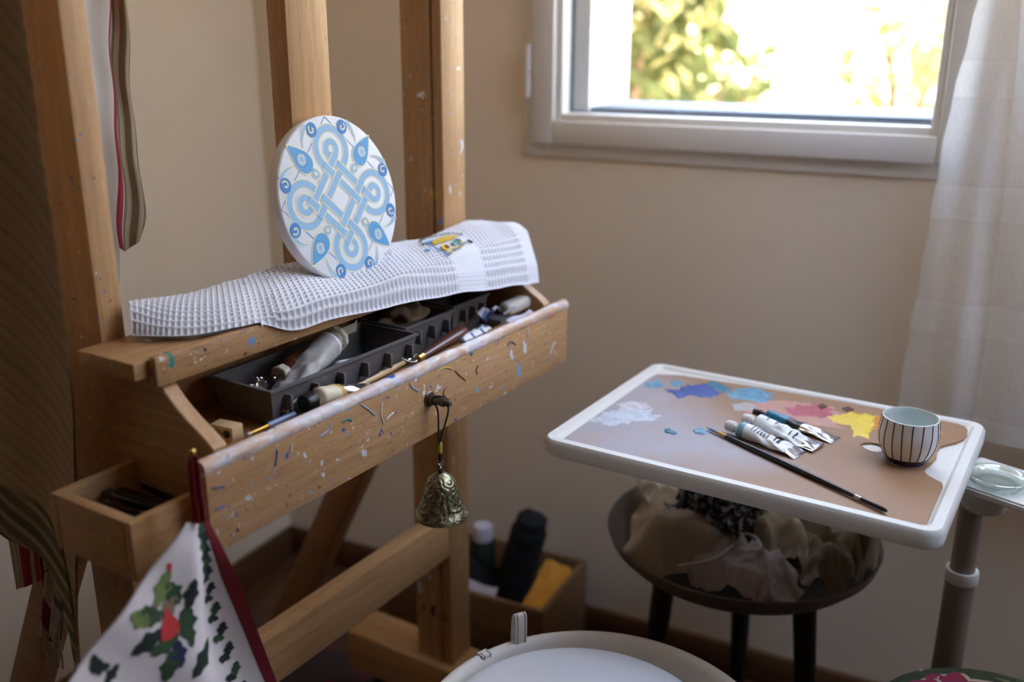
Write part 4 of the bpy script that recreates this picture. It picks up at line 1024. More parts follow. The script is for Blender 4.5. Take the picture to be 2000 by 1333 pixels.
# ------------------------------------------------------------------ over-bed table with tilting top
TYW = R(-5.78)
FT = Matrix.Translation((-.540, 1.195, 0)) @ Matrix.Rotation(TYW, 4, 'Z')
def rrect(x0, x1, y0, y1, r, n=8):
    o = []
    for cx, cy, a0 in ((x1-r, y1-r, 0), (x0+r, y1-r, 90), (x0+r, y0+r, 180), (x1-r, y0+r, 270)):
        for i in range(n+1): a = R(a0+90*i/n); o.append((cx+r*math.cos(a), cy+r*math.sin(a)))
    return o
ob = Thing('overbed_table', 'white plastic overbed table with raised rim on a height-adjustable column', 'table', (.50, .33, 0), FT)
TW, TD, TZ = .553, .417, .842
lay = [(rrect(.006, TW-.006, .006, TD-.006, .022), TZ-.027), (rrect(0, TW, 0, TD, .026), TZ-.022), (rrect(0, TW, 0, TD, .026), TZ-.005), (rrect(.004, TW-.004, .004, TD-.004, .022), TZ),
       (rrect(.016, TW-.016, .016, TD-.016, .014), TZ), (rrect(.021, TW-.021, .021, TD-.021, .010), TZ-.0045)]
vs = []; fs = []; nr = len(lay[0][0])
for o, z in lay: vs += [(x, y, z) for x, y in o]
fs.append(list(range(nr))[::-1])
for k in range(len(lay)-1):
    for j in range(nr): fs.append([k*nr+j, k*nr+(j+1) % nr, (k+1)*nr+(j+1) % nr, (k+1)*nr+j])
fs.append([(len(lay)-1)*nr+j for j in range(nr)])
ob.part('tabletop', B().add(vs, fs), M['white_plastic'], sharp=40)
sd = [(0.0317,1.3918,0.8),(0.1046,1.3603,0.8),(0.1406,1.3457,0.8)]
def tloc(p): return FT.inverted() @ V(p)
c0 = tloc(sd[0]); c1 = tloc(sd[2]); d1 = (c1-c0).normalized(); d2 = V(-d1.y, d1.x, 0)
Ms = Matrix((V(d1.x, d1.y, 0), d2, V(0, 0, 1))).transposed().to_4x4(); Ms.translation = V(c0.x, c0.y, 0)
ob.part('side_tray', B().prism(rrect(-.035, .20, 0, .12, .008), .790, .802, Ms, bev=.003), M['white_plastic'], label='small fixed side tray')
cl_ = tloc([(0.048,1.52,0.6536)][0])
Mc = Matrix.Translation((cl_.x, cl_.y, 0))
mo = tloc([(0.0612,1.49,0.7366)][0])
ob.part('mount', B().lathe([(0, .728), (.024, .728), (.0305, .732), (.0325, .740), (.034, .789), (0, .789)], 28, Matrix.Translation((mo.x, mo.y, 0))), M['white_plastic'])
M['column'] = plain('taupe_plastic', srgb(150, 136, 122), 0.5)
ob.part('column', B().lathe([(0, .58), (.0185, .58), (.0185, .786), (0, .786)], 24, Mc), M['column'])
ob.part('collar', B().lathe([(.019, .588), (.025, .588), (.0255, .593), (.0255, .602), (.024, .607), (.019, .607)], 24, Mc), M['white_plastic'])
ob.part('lower_column', B().lathe([(0, .05), (.0225, .05), (.0225, .59), (0, .59)], 24, Mc), M['column'])
ob.part('base_bar', B().span((cl_.x-.03, cl_.y-.02, .028), (cl_.x+.5, cl_.y+.02, .06), .004).span((cl_.x-.03, cl_.y-.02, .03), (cl_.x+.03, cl_.y+.02, .062), .004), M['cream_plastic'])
for yy in (-.14, .14): ob.part('caster', B().lathe([(0, -.01), (.026, -.01), (.026, .01), (0, .01)], 16, Matrix.Translation((cl_.x+(.02 if yy < 0 else .45), cl_.y, .026)) @ Matrix.Rotation(R(90), 4, 'X')), M['black_plastic'])

# palette
pz = TZ - .0045 + .0005
PH = .0032
OUT = [(0.0313,0.0112,0.8415),(0.1198,0.0068,0.8415),(0.2714,0.0063,0.8415),(0.4068,0.0058,0.8415),(0.5225,0.0061,0.8415),(0.5282,0.0067,0.8415),(0.5304,0.0141,0.8415),(0.5307,0.0296,0.8415),(0.5304,0.0856,0.8415),(0.5306,0.1465,0.8415),(0.5277,0.1574,0.8415),(0.5206,0.1621,0.8415),(0.5073,0.1725,0.8415),(0.5017,0.1823,0.8415),(0.5005,0.1972,0.8415),(0.505,0.2179,0.8415),(0.5072,0.2417,0.8415),(0.5044,0.2673,0.8415),(0.5057,0.2854,0.8415),(0.5126,0.2986,0.8415),(0.5228,0.3139,0.8415),(0.53,0.3319,0.8415),(0.532,0.3537,0.8415),(0.53,0.3735,0.8415),(0.5246,0.3868,0.8415),(0.5145,0.3925,0.8415),(0.4608,0.3958,0.8415),(0.3354,0.3958,0.8415),(0.2014,0.3882,0.8415),(0.0684,0.3747,0.8415),(0.0307,0.3571,0.8415),(0.0281,0.3238,0.8415)]
HOLE = [(0.4049,0.2302,0.8415),(0.4092,0.2396,0.8415),(0.4164,0.2464,0.8415),(0.4261,0.2481,0.8415),(0.4344,0.2424,0.8415),(0.4389,0.2344,0.8415),(0.4384,0.2233,0.8415),(0.433,0.2157,0.8415),(0.4247,0.2147,0.8415),(0.4152,0.2194,0.8415)]
pal = Thing('artist_palette', 'large brown hardboard palette with thumb hole lying in the white tabletop, daubed with paint', 'palette', (.25, .2, pz), FT)
bm = bmesh.new()
def loop_edges(pts, z):
    vv_ = [bm.verts.new((x, y, z)) for x, y, _ in pts]; return [bm.edges.new((vv_[i], vv_[(i+1) % len(vv_)])) for i in range(len(vv_))]
outs = [(p.x, p.y, 0) for p in [V(q_) for q_ in OUT]]
ee = loop_edges(outs, pz+PH) + loop_edges(HOLE, pz+PH)
bmesh.ops.triangle_fill(bm, edges=ee, use_beauty=True)
top_faces = bm.faces[:]
r_ = bmesh.ops.extrude_face_region(bm, geom=top_faces)
for e_ in r_['geom']:
    if isinstance(e_, bmesh.types.BMVert): e_.co.z = pz
bmesh.ops.recalc_face_normals(bm, faces=bm.faces[:]); bm.verts.index_update()
mm = [1 if abs(f.normal.z) < .5 else 0 for f in bm.faces]
pb = B(); pb.add([v.co.copy() for v in bm.verts], [[v.index for v in f.verts] for f in bm.faces], mm); bm.free()
pal.part('board', pb, [M['palette'], M['palette_edge']], sharp=30)
ZP = pz + PH
def daub(nm, pts, mat, seed, thick=.0006, rag=.25, label=None, sub=9):
    # ragged paint patch: outline subdivided with noise, low dome
    P = [V(p[0], p[1], 0) for p in pts]; c = sum(P, V(0, 0, 0))/len(P); o = []
    n = len(P)
    for i in range(n):
        a, b_ = P[i], P[(i+1) % n]
        for k in range(sub):
            p = a.lerp(b_, k/sub); d = p - c
            o.append(c + d*(1 + 1.1*rag*noise.noise(V(p.x*90+seed, p.y*140, seed*1.7)) + .7*rag*noise.noise(V(p.x*260, p.y*420+seed, 1))))
    b = B(); m_ = len(o); vs = []; fs = []
    rings = [(1, 0), (.93, .5), (.7, .8), (.35, 1.0)]
    for f_, h in rings: vs += [V(c.x + (p.x-c.x)*f_, c.y + (p.y-c.y)*f_, ZP + .00015 + thick*h*(1 + .8*noise.noise(V(p.x*200*f_, p.y*200*f_, seed)))) for p in o]
    vs.append(V(c.x, c.y, ZP + thick))
    for k in range(3):
        for j in range(m_): fs.append([k*m_+j, k*m_+(j+1) % m_, (k+1)*m_+(j+1) % m_, (k+1)*m_+j])
    for j in range(m_): fs.append([3*m_+j, 3*m_+(j+1) % m_, 4*m_])
    b.add(vs, fs); pal.part('paint_daub', b, mat, label=label, sharp=80)
daub('', [(0.2084,0.2905,0.8415),(0.2359,0.3353,0.8415),(0.2803,0.3553,0.8415),(0.3285,0.3588,0.8415),(0.3587,0.3336,0.8415),(0.3641,0.2801,0.8415),(0.3086,0.257,0.8415),(0.2435,0.2605,0.8415),(0.2076,0.2687,0.8415)], M['p_rose'], 3, .0001, .2, 'thin rose smear')
daub('', [(0.1929,0.2861,0.8415),(0.21,0.3106,0.8415),(0.2314,0.2971,0.8415),(0.2311,0.2732,0.8415),(0.2063,0.2627,0.8415)], M['p_greyblue'], 4, .00015, .2, 'pale grey-blue smear')
daub('', [(0.0335,0.3056,0.8415),(0.0441,0.3309,0.8415),(0.0601,0.3225,0.8415),(0.0668,0.3026,0.8415),(0.0513,0.2868,0.8415),(0.038,0.2873,0.8415)], M['p_sky'], 5, .0004, .2, 'pale teal daub at the corner')
daub('', [(0.0674,0.3364,0.8415),(0.074,0.3499,0.8415),(0.086,0.339,0.8415),(0.087,0.3185,0.8415),(0.076,0.3115,0.8415)], M['p_sky'], 6, .0005, .3, 'small pale blue daub')
daub('', [(0.0665,0.2905,0.8415),(0.0902,0.2998,0.8415),(0.0988,0.335,0.8415),(0.1227,0.3562,0.8415),(0.1501,0.3437,0.8415),(0.1609,0.3073,0.8415),(0.1399,0.2883,0.8415),(0.1176,0.2883,0.8415),(0.1143,0.2636,0.8415),(0.0943,0.2792,0.8415)], M['p_ultra'], 7, .0011, .28, 'ultramarine daub')
daub('', [(0.1231,0.3504,0.8415),(0.1259,0.3767,0.8415),(0.1481,0.3663,0.8415),(0.1668,0.3543,0.8415),(0.159,0.3318,0.8415),(0.1392,0.3368,0.8415)], M['p_teal'], 8, .0012, .3, 'dark teal daub')
daub('', [(0.1662,0.3364,0.8415),(0.1792,0.3622,0.8415),(0.1986,0.3834,0.8415),(0.2224,0.3779,0.8415),(0.2385,0.3594,0.8415),(0.2318,0.3217,0.8415),(0.2042,0.3152,0.8415),(0.1798,0.3108,0.8415)], M['p_sky'], 9, .0011, .3, 'sky blue daub')
daub('', [(0.0304,0.1001,0.8415),(0.0369,0.1396,0.8415),(0.0462,0.1662,0.8415),(0.0654,0.1917,0.8415),(0.0873,0.1924,0.8415),(0.1143,0.1708,0.8415),(0.117,0.155,0.8415),(0.0912,0.1362,0.8415),(0.0776,0.1105,0.8415),(0.0513,0.0938,0.8415)], M['p_bluewhite'], 10, .0005, .3, 'bluish white daub')
daub('', [(0.0383,0.1879,0.8415),(0.0502,0.2146,0.8415),(0.0721,0.2202,0.8415),(0.0894,0.2016,0.8415),(0.073,0.1754,0.8415),(0.0521,0.1726,0.8415)], M['p_white'], 11, .0007, .3, 'white daub')
daub('', [(0.2722,0.3098,0.8415),(0.2849,0.3392,0.8415),(0.3109,0.3638,0.8415),(0.3352,0.3577,0.8415),(0.3417,0.3228,0.8415),(0.3277,0.3012,0.8415),(0.2995,0.2884,0.8415),(0.2816,0.2949,0.8415)], M['p_pink'], 12, .0006, .3, 'crimson pink daub')
daub('', [(0.3118,0.3482,0.8415),(0.3151,0.3665,0.8415),(0.3263,0.3547,0.8415),(0.3224,0.339,0.8415)], M['p_maroon'], 13, .0025, .2, 'small dark maroon lump')
daub('', [(0.3455,0.3616,0.8415),(0.3549,0.3755,0.8415),(0.3664,0.367,0.8415),(0.3588,0.3491,0.8415)], M['p_maroon'], 14, .0018, .2, 'dark maroon daub')
daub('', [(0.3363,0.3042,0.8415),(0.3508,0.3337,0.8415),(0.3745,0.3591,0.8415),(0.4021,0.3535,0.8415),(0.4166,0.3207,0.8415),(0.4072,0.3051,0.8415),(0.4073,0.2677,0.8415),(0.3897,0.2611,0.8415),(0.3744,0.2939,0.8415),(0.3527,0.2948,0.8415)], M['p_yellow'], 15, .0016, .32, 'bright yellow daub')
daub('', [(0.3955,0.3417,0.8415),(0.4075,0.3645,0.8415),(0.4221,0.3413,0.8415),(0.423,0.3009,0.8415),(0.411,0.298,0.8415)], M['p_orange'], 16, .0016, .3, 'orange daub')
daub('', [(0.4876,0.3325,0.8415),(0.4967,0.3476,0.8415),(0.5029,0.3352,0.8415),(0.4958,0.317,0.8415)], M['p_orange'], 17, .0005, .3, 'small orange smear')
daub('', [(0.1431,0.1281,0.8415),(0.1486,0.1363,0.8415),(0.1653,0.1281,0.8415),(0.1645,0.1183,0.8415),(0.1498,0.1183,0.8415)], M['p_teal'], 18, .0016, .25, 'small teal blob')
daub('', [(0.1802,0.1516,0.8415),(0.185,0.1642,0.8415),(0.1999,0.1594,0.8415),(0.203,0.1428,0.8415),(0.1887,0.1383,0.8415)], M['p_sky'], 19, .0014, .25, 'small light blue blob')
# tubes on the palette
q = [(0.2442,0.1641,0.853),(0.3421,0.142,0.853)]
paint_tube('paint_tube', 'white paint tube with pale aqua band, frontmost of those lying on the palette', FT, (q[0][0], q[0][1], ZP+.0125), (q[1][0], q[1][1], ZP+.0125), .0125,
   [M['tube_white'], M['tube_aqua'], M['ink'], M['ink_dark'], M['foil']], lambda u, v: 1 if v < .16 else 4 if v > .86 else (3 if (.60 < v < .63 or .66 < v < .69) and .18 < u < .33 else 2 if .22 < v < .56 and .16 < u < .36 and int(v*60) % 3 == 0 else 0), seed=11, crumple=.3, group='paint tubes', capr=.0085, capl=.013)
q = [(0.2575,0.2009,0.853),(0.3581,0.1779,0.853)]
paint_tube('paint_tube', 'plain white paint tube between the aqua-banded and teal ones on the palette', FT, (q[0][0], q[0][1], ZP+.0135), (q[1][0], q[1][1], ZP+.0135), .0135,
   [M['tube_white'], M['ink'], M['ink_dark'], M['foil']], lambda u, v: 3 if v > .80 else (2 if (.58 < v < .61 or .64 < v < .67) and .2 < u < .34 else 1 if .2 < v < .5 and .16 < u < .3 and int(v*60) % 4 == 0 else 0), seed=14, crumple=.42, group='paint tubes', capr=.0085, capl=.013)
q = [(0.2571,0.2468,0.849),(0.3714,0.224,0.849)]
paint_tube('paint_tube', 'slim teal and black paint tube with silver end lying at back of the palette', FT, (q[0][0], q[0][1], ZP+.0095), (q[1][0], q[1][1], ZP+.0095), .0095,
   [M['tube_lightblue'], M['tube_teal'], M['black_plastic'], M['foil']], lambda u, v: (0 if v < .34 and .05 < u < .22 else 1 if v < .36 else 2 if v < .56 else 3), seed=17, crumple=.25, group='paint tubes', capr=.0055, capl=.012, capmat=M['black_plastic'], flatw=1.7)
q = [(0.1964,0.1633,0.846),(0.4841,0.0246,0.846)]
stick('paint_brush', 'long slim black-handled brush lying across the palette in front of the tubes', 'brush', (q[0][0], q[0][1], ZP+.0038), (q[1][0], q[1][1], ZP+.0042),
   [('bristles', [(0, .0006), (.04, .0024), (.07, .0022)], M['bristle']), ('ferrule', [(.07, .0022), (.12, .0028), (.13, .0028)], M['brass']), ('handle', [(.13, .003), (.3, .0042), (.55, .004), (.85, .0029)], M['black_lacquer']), ('handle_tip', [(.85, .0031), (.88, .0031)], M['steel']), ('end_cap', [(.88, .0031), (.985, .003), (1, .0018)], M['black_lacquer'])], FT, 'paint brushes')
# cup
q = [(0.4719,0.2071,0.8415)][0]
cup = Thing('striped_cup', 'small white porcelain cup with dark vertical lines standing on the palette', 'cup', (q[0], q[1], ZP), FT)
Mu = Matrix.Translation((q[0], q[1], ZP))
outp = [(0, .0005), (.024, 0), (.0265, .0015), (.0275, .006), (.0325, .014), (.0372, .025), (.0393, .036), (.0395, .046), (.0382, .056), (.0372, .0645), (.0365, .066)]
inp = [(.0355, .066), (.0348, .064), (.0362, .056), (.0372, .046), (.037, .036), (.0345, .024), (.0285, .012), (.020, .0065), (0, .005)]
ob_ = catmull([(r, z, 0) for r, z in outp], 4)
cb = B().lathe([(p.x, p.y) for p in ob_] + [(p[0], p[1]) for p in inp], 64, Mu, mats=[0]*(len(ob_)) + [1]*len(inp))
cup.part('body', cb, [M['porcelain'], M['celadon']], sharp=60)
lnb = B()
for k in range(18):
    a = 2*PI*(k+.35)/18; pts = []
    for i in range(26):
        z = lerp(.0065, .0650, i/25)
        for p0_, p1_ in zip(ob_, ob_[1:]):
            if p0_.y <= z <= p1_.y: rr = lerp(p0_.x, p1_.x, (z-p0_.y)/max(1e-6, p1_.y-p0_.y)); break
        aa = a + .03*math.sin(z*60+k); pts.append(Mu @ V((rr-.0001)*math.cos(aa), (rr-.0001)*math.sin(aa), z))
    lnb.tube(pts, .00085, 6)
lnb.lathe([(.0268, .0012), (.0279, .0055), (.0302, .0098), (.0300, .0100), (.0262, .0010)], 48, Mu)
cup.part('line_pattern', lnb, M['cobalt'], label='dark painted lines and foot band')
# glass lid
q = tloc([(0.0697,1.4135,0.806)][0])
lid = B().lathe([(0, .006), (.026, .006), (.0265, .0005), (.031, 0), (.0325, .003), (.0335, .008), (.0405, .010), (.0425, .013), (.0420, .016), (.0395, .0175), (.034, .017), (.0315, .0135), (.030, .0115), (0, .011)], 48, Matrix.Translation((q.x, q.y, .8022)))
solo('jar_lid', 'clear glass jar lid lying on the small white side tray', 'lid', lid, M['lid_glass'], (q.x, q.y, .8022), FT, sharp=50)

# ------------------------------------------------------------------ stool with metal bowl seat, full of rags
SX, SY, SZ = -.315, 1.600, .55
sto = Thing('bowl_stool', 'low stool with grey metal dish seat on black tapered legs, under the tabletop', 'stool', (SX, SY, 0))
Msb = Matrix.Translation((SX, SY, 0))
sto.part('dish', B().lathe([(0, .487), (.13, .488), (.175, .494), (.215, .510), (.237, .532), (.2435, .550), (.2425, .5525), (.2405, .5505), (.234, .534), (.212, .514), (.172, .499), (.13, .493), (0, .492)], 72, Msb), M['bowl'])
for (yy, up_, lo_) in ((1.53, [(-0.4337,1.53,0.4335)][0], [(-0.4405,1.53,0.3161)][0]), (1.74, [(-0.3326,1.74,0.3451)][0], [(-0.327,1.74,0.1407)][0]), (1.56, [(-0.188,1.56,0.4538)][0], [(-0.1775,1.56,0.3198)][0])):
    a = V(up_); c_ = V(lo_); d = (c_-a)/(a.z-c_.z); tp = a + d*(a.z-.493); bt = a + d*(a.z)
    dirn = V(a.x-SX, a.y-SY, 0)*.12
    sto.part('leg', B().tube([tp, (tp+bt)/2 + dirn*.25, bt + dirn*.5], [.0215, .018, .0135], 18), M['leg_black'])
def rag(name, label, c, d, rz, mat, seed, amp=.02, fr_=2.2, dome=.02, group='rags in the stool dish', nn_=44, droop=.0):
    b = B(); ca, sa = math.cos(rz), math.sin(rz)
    def f(u, v, dz=0):
        x = (u-.5)*d[0]; y = (v-.5)*d[1]
        x += .10*d[0]*noise.noise(V(v*2.2+seed, u*1.3, 4)); y += .10*d[1]*noise.noise(V(u*2.2, v*1.3+seed, 8))
        z = dome*(1-(2*u-1)**2)*(1-(2*v-1)**2) + amp*noise.noise(V(u*fr_+seed, v*fr_*1.3, seed)) + amp*.8*(1-abs(2*noise.noise(V(u*fr_*1.5+v*fr_*.8, v*fr_*.7, seed+5))))**3 + amp*.25*noise.noise(V(u*fr_*5, v*fr_*5, seed+2))
        e = max(abs(2*u-1), abs(2*v-1)); z -= droop*smooth((e-.6)/.4)
        px_, py_ = c[0] + x*ca - y*sa, c[1] + x*sa + y*ca
        rr = math.hypot(px_-SX, py_-SY); lim = .2355
        if rr > lim: k = lim/rr; px_ = SX + (px_-SX)*k; py_ = SY + (py_-SY)*k; rr = lim
        fl_ = curve_at([(0, .494), (.13, .495), (.172, .501), (.212, .516), (.234, .536), (.24, .55)], rr) + .003
        return V(px_, py_, max(fl_, c[2] + z) + dz)
    b.grid(f, nn_, nn_).grid(lambda u, v: f(u, v, -.0015 - .004*math.sin(PI*u)*math.sin(PI*v)), nn_, nn_)
    return solo(name, label, 'cloth', b, mat, (c[0], c[1], c[2]-.02), I4, group, sharp=180, recalc=False)
rag('cleaning_rag', 'smooth beige canvas rag folded at left side of the metal dish', (-.385, 1.545, .585), (.23, .27), R(12), M['rag_beige'], 2, .016, 2.0, .030, droop=.045)
rag('cleaning_rag', 'rough pinkish terry rag at front of the metal dish', (-.262, 1.468, .562), (.17, .17), R(-20), M['rag_terry'], 5, .018, 2.6, .020, droop=.022)
rag('cleaning_rag', 'crumpled olive rag bunched at right side of the metal dish', (-.150, 1.560, .572), (.17, .20), R(25), M['rag_olive'], 9, .050, 3.4, .026, droop=.035)
rag('cleaning_rag', 'grey-beige rag lying in middle of the metal dish', (-.262, 1.615, .592), (.22, .24), R(-8), M['rag_beige'], 13, .034, 3.0, .026, droop=.03)
rag('cleaning_rag', 'black and white printed rag crumpled on top of the beige rag', (-.350, 1.535, .622), (.15, .11), R(-14), M['rag_print'], 17, .036, 3.2, .012, droop=.02)
rag('cleaning_rag', 'off-white linen rag corner at back left of the metal dish', (-.47, 1.63, .600), (.10, .11), R(30), M['rag_white'], 21, .016, 2.2, .02, droop=.02)
sl = [(-0.4304,1.3371,0.598)][0]
cl2 = [(-0.3627,1.3555,0.592),(-0.3362,1.3722,0.592),(-0.3156,1.4151,0.592),(-0.3012,1.4599,0.592),(-0.2917,1.4999,0.592),(-0.2701,1.5047,0.592),(-0.2562,1.4766,0.592),(-0.2578,1.4569,0.592),(-0.2776,1.4508,0.592)]
solo('apron_string', 'pale looped string trailing over the rags in the dish', 'string', B().tube(catmull([V(p)+V(0, 0, .004*math.sin(i*2)) for i, p in enumerate(cl2)], 6), .0022, 7), M['rag_white'], cl2[4], I4)

# ------------------------------------------------------------------ crate in the corner
cx0, cx1, cy0, cy1, cz = -1.14, -.735, 1.665, 1.915, .215
cr = Thing('wooden_crate', 'shallow brown wooden crate on the floor in the corner behind the easel', 'crate', ((cx0+cx1)/2, (cy0+cy1)/2, 0))
w = .012
cr.part('side_panel', B().span((cx0, cy0, .005), (cx1, cy0+w, cz), .002), M['wood_box'])
cr.part('side_panel', B().span((cx0, cy1-w, .005), (cx1, cy1, cz), .002), M['wood_box'])
cr.part('end_panel', B().span((cx0, cy0+w, .005), (cx0+w, cy1-w, cz), .002), M['wood_box'])
cr.part('end_panel', B().span((cx1-w, cy0+w, .005), (cx1, cy1-w, cz), .002), M['wood_box'])
cr.part('bottom_panel', B().span((cx0+w, cy0+w, .0), (cx1-w, cy1-w, .012), .001), M['wood_box'])
solo('black_bag', 'soft black bag slumped in the wooden crate', 'bag', B().blob((-1.01, 1.79, .12), (.105, .10, .115), .25, 2.0, 4, 3), M['black_cloth'], (-.965, 1.79, .015), sharp=180)
bt = B(); bt.tube(catmull([(-.87, 1.79, .05), (-.862, 1.795, .20), (-.846, 1.80, .28), (-.832, 1.80, .335), (-.826, 1.80, .365)], 6), [.045]*6 + [.044]*6 + [.042]*6 + [.036]*5 + [.03, .02], 20)
bt.blob((-.838, 1.80, .358), (.022, .024, .018), .2, 3, 3, 2)
solo('black_umbrella', 'thick black rolled umbrella standing up out of the wooden crate', 'umbrella', bt, M['black_cloth'], (-.865, 1.79, .03), sharp=80)
can = Thing('spray_can', 'can with shiny silver cap standing at left end of wooden crate', 'can', (-.955, 1.80, .21))
can.part('body', B().lathe([(0, 0), (.027, 0), (.029, .004), (.029, .062), (.024, .070), (0, .070)], 24, Matrix.Translation((-.955, 1.80, .205))), M['holly_dark'])
can.part('cap', B().lathe([(0, .0705), (.024, .0705), (.024, .100), (.021, .106), (0, .107)], 24, Matrix.Translation((-.955, 1.80, .205))), M['paper'])
yc = B(); 
def yfn(u, v):
    p = V(-.822+.062*u+.016*v, 1.735+.10*v+.01*u, .165+.075*v+.012*noise.noise(V(u*3, v*3, 4))-.02*u*u); return p
yc.grid(yfn, 22, 22).grid(lambda u, v: yfn(u, v)+V(.004, .012, -.014), 22, 22)
solo('dust_cloth', 'mustard yellow cloth poking out of wooden crate', 'cloth', yc, M['yellow_cloth'], (-.80, 1.78, .15), sharp=180, recalc=False)
solo('paper_sheet', 'pale sheet of paper tucked at the front of the wooden crate', 'paper', B().grid(lambda u, v: V(-1.0+.13*u, 1.682+.03*v, .185+.03*v+.004*math.sin(u*6)), 12, 4), M['paper'], (-.93, 1.69, .18), sharp=180)
solo('floor_rug', 'dark patterned rug on the floor under the easel', 'rug', B().box((0, 0, .004), (.62, 1.0, .008), .003, Matrix.Translation((-1.13, 1.08, 0)) @ Matrix.Rotation(EY, 4, 'Z')), M['rug'], (-1.13, 1.08, 0))

# ------------------------------------------------------------------ white padded chair in the foreground
HX, HY, HZ = -.350, .962, .55
ch = Thing('padded_chair', 'white leather-rimmed round chair with smooth seat cushion in the foreground', 'chair', (HX, HY, 0))
Mh_ = Matrix.Translation((HX, HY, 0))
RS = .905
pr2 = [(.0, .36), (.17, .37), (.225, .42), (.250, .50), (.258, .535), (.2605, .547), (.2575, .5545), (.250, .557), (.242, .554), (.236, .546), (.224, .520), (.20, .502), (0, .495)]
ch.part('shell', B().lathe([(p.x, p.y) for p in catmull([(r*RS, z, 0) for r, z in pr2], 4)], 96, Mh_), M['leather'], sharp=80)
cq = V(-.3665, .948, 0)
ch.part('cushion', B().lathe([(p.x, p.y) for p in catmull([(0, .500, 0), (.15, .505, 0), (.176, .520, 0), (.1885, .548, 0), (.185, .560, 0), (.165, .573, 0), (.10, .585, 0), (.04, .588, 0), (0, .5885, 0)], 5)], 96, Matrix.Translation(cq)), M['cushion'], sharp=80)
for i in range(4):
    a = PI/4 + i*PI/2; ch.part('leg', B().tube([(HX+.13*math.cos(a), HY+.13*math.sin(a), .375), (HX+.20*math.cos(a), HY+.20*math.sin(a), 0)], [.017, .012], 16), M['leg_black'])
def strap(base, d, side, h, w, name):
    # folded band standing on the rim: d along the rim, side pointing outward
    b = B(); pts = []
    base = V(base); d = V(d).normalized(); side = V(side).normalized()
    path = catmull([base - side*.004 + V(0, 0, -.02), base - side*.005 + V(0, 0, h*.5), base - side*.004 + V(0, 0, h*.93), base + V(0, 0, h), base + side*.006 + V(0, 0, h*.9), base + side*.010 + V(0, 0, h*.45), base + side*.012 + V(0, 0, -.012)], 6)
    n = len(path); vs = []; fs = []
    for i, p in enumerate(path):
        t = (path[min(n-1, i+1)] - path[max(0, i-1)]).normalized(); nr_ = d.cross(t).normalized()*.0009
        for q in (p-d*w/2+nr_, p+d*w/2+nr_, p+d*w/2-nr_, p-d*w/2-nr_): vs.append(q)
    for i in range(n-1):
        for k in range(4): fs.append([i*4+k, i*4+(k+1) % 4, (i+1)*4+(k+1) % 4, (i+1)*4+k])
    fs += [[3, 2, 1, 0], [4*n-4, 4*n-3, 4*n-2, 4*n-1]]
    b.add(vs, fs)
    o = ch.part(name, b, M['leather'])
    s = B()
    for e in (-.33, .33): s.tube([p + d*w*e + (V(0, 0, .0012) if i < n//2+4 else side*.0012) + (-side*.0012 if i < n//2 else V(0, 0, 0)) for i, p in enumerate(path)], .0006, 5)
    ch.part('stitching', s, M['stitch'], o)
def rim_pt(px_ang, r=.226): return V(HX + r*math.cos(px_ang), HY + r*math.sin(px_ang), .5555)
a1 = R(141); strap(rim_pt(a1), (-math.sin(a1), math.cos(a1), 0), (math.cos(a1), math.sin(a1), 0), .046, .018, 'tab_loop')
a2 = R(156.5); strap(rim_pt(a2, .224) - V(0, 0, .003), (-math.sin(a2), math.cos(a2), 0), (math.cos(a2), math.sin(a2), 0), .006, .016, 'tab_loop')

# ------------------------------------------------------------------ round floral pouf at lower right
GX, GY, GZ, GR = .122, 1.275, .50, .185
gp = Thing('floral_pouf', 'round dark green pouf with crimson flower pattern at the lower right corner', 'pouf', (GX, GY, 0))
Mg = Matrix.Translation((GX, GY, 0))
gprof = [(0, 0), (.165, 0), (.180, .02), (.185, .10), (.185, .42), (.180, .465), (.165, .488), (.13, .4975), (0, .50)]
gp.part('body', B().lathe([(p.x, p.y) for p in catmull([(r, z, 0) for r, z in gprof], 4)], 64, Mg), M['green_velvet'], sharp=80)
def gtop(x, y, l=.0012):
    r_ = math.hypot(x, y); z = curve_at([(0, .50), (.13, .4978), (.165, .489), (.180, .466)], r_); return V(GX+x, GY+y, z+l)
def petal(a, L, w, l, mat, cx_, cy_):
    pts = [(t, w*math.sin(PI*t**.8)) for t in [i/12 for i in range(13)]]; full = pts + [(t, -h) for t, h in pts[-2:0:-1]]
    fb_.poly([gtop(cx_+L*t*math.cos(a)-h*math.sin(a), cy_+L*t*math.sin(a)+h*math.cos(a), l) for t, h in full], mat)
fx, fy = -.062, .062
for i in range(9):
    a = 2*PI*i/9 + .2; fb_ = B(); petal(a, .078, .026, .0012, 1, fx, fy); petal(a, .070, .019, .0018, 0, fx, fy)
    gp.part('petal', fb_, [M['petal'], M['petal_edge']], label='crimson petal with cream edge', recalc=False)
fb_ = B().poly([gtop(fx+.02*math.cos(2*PI*i/16), fy+.02*math.sin(2*PI*i/16), .0024) for i in range(16)])
gp.part('flower_center', fb_, M['petal_core'], recalc=False)
random.seed(3)
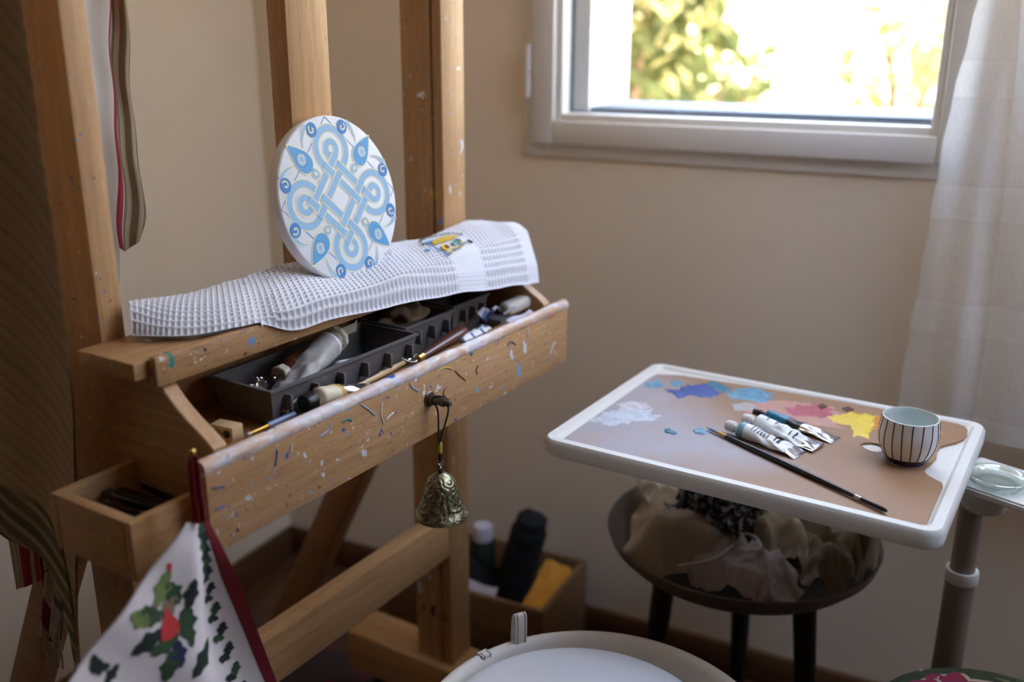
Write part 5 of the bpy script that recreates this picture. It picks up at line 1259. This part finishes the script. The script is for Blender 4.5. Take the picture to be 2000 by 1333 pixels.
for i in range(26):
    a = random.uniform(0, 2*PI); r_ = random.uniform(.10, .165); pc_ = (r_*math.cos(a), r_*math.sin(a)); a2_ = a+random.uniform(.8, 2.2); red = random.random() < .3
    if math.hypot(pc_[0]-fx, pc_[1]-fy) > .09:
        fb_ = B(); petal(a2_, .035, .007, .0011, 0, *pc_); gp.part('leaf', fb_, M['petal'] if red else M['vine'], recalc=False)

# ------------------------------------------------------------------ sheer curtain
def curtain_panel(x0f, x1, yc, z0, z1, folds, amp, seed):
    def f(u, v):
        z = lerp(z1, z0, v); xl = x0f(z); x = lerp(xl, x1, u)
        y = yc + amp*math.sin(u*folds*2*PI + seed + .7*math.sin(z*2.3)) + amp*.35*math.sin(u*folds*4.7*PI + z*3) + .004*math.sin(z*9+u*5)
        return V(x, y, z)
    return f
b = B().grid(curtain_panel(lambda z: curve_at([(.70, -.096), (.90, -.090), (1.01, -.085), (1.19, -.078), (1.28, -.074), (1.385, -.062), (1.47, -.052), (2.2, -.02)], z) + .0015*math.sin(z*60), .045, 1.862, .70, 2.22, .9, .008, .3), 40, 70)
ct = Thing('sheer_curtain', 'white sheer curtain panel with woven bands hanging at the right side of window', 'curtain', (0, 1.862, .70))
ct.part('panel', b, M['sheer'], sharp=180, recalc=False)
b = B().grid(curtain_panel(lambda z: curve_at([(.70, .036), (.91, .038), (1.13, .031), (1.385, .018), (1.47, .012), (2.2, .0)], z), .62, 1.835, .705, 2.22, 2.2, .014, 1.2), 120, 70)
ct2 = Thing('sheer_curtain', 'second sheer curtain panel overlapping in front at the right edge of the picture', 'curtain', (.3, 1.835, .705))
ct2.part('panel', b, M['sheer'], sharp=180, recalc=False)
rod = Thing('curtain_rod', 'thin white curtain rod above the window carrying the sheer curtain', 'curtain rod', (-.2, 1.85, 2.22))
rod.part('rod', B().tube([(-1.05, 1.85, 2.235), (.75, 1.85, 2.235)], .008, 12), M['frame_white'])
for xx in (-1.0, .7): rod.part('bracket', B().tube([(xx, 1.85, 2.235), (xx, 1.945, 2.235)], .006, 10), M['frame_white'])
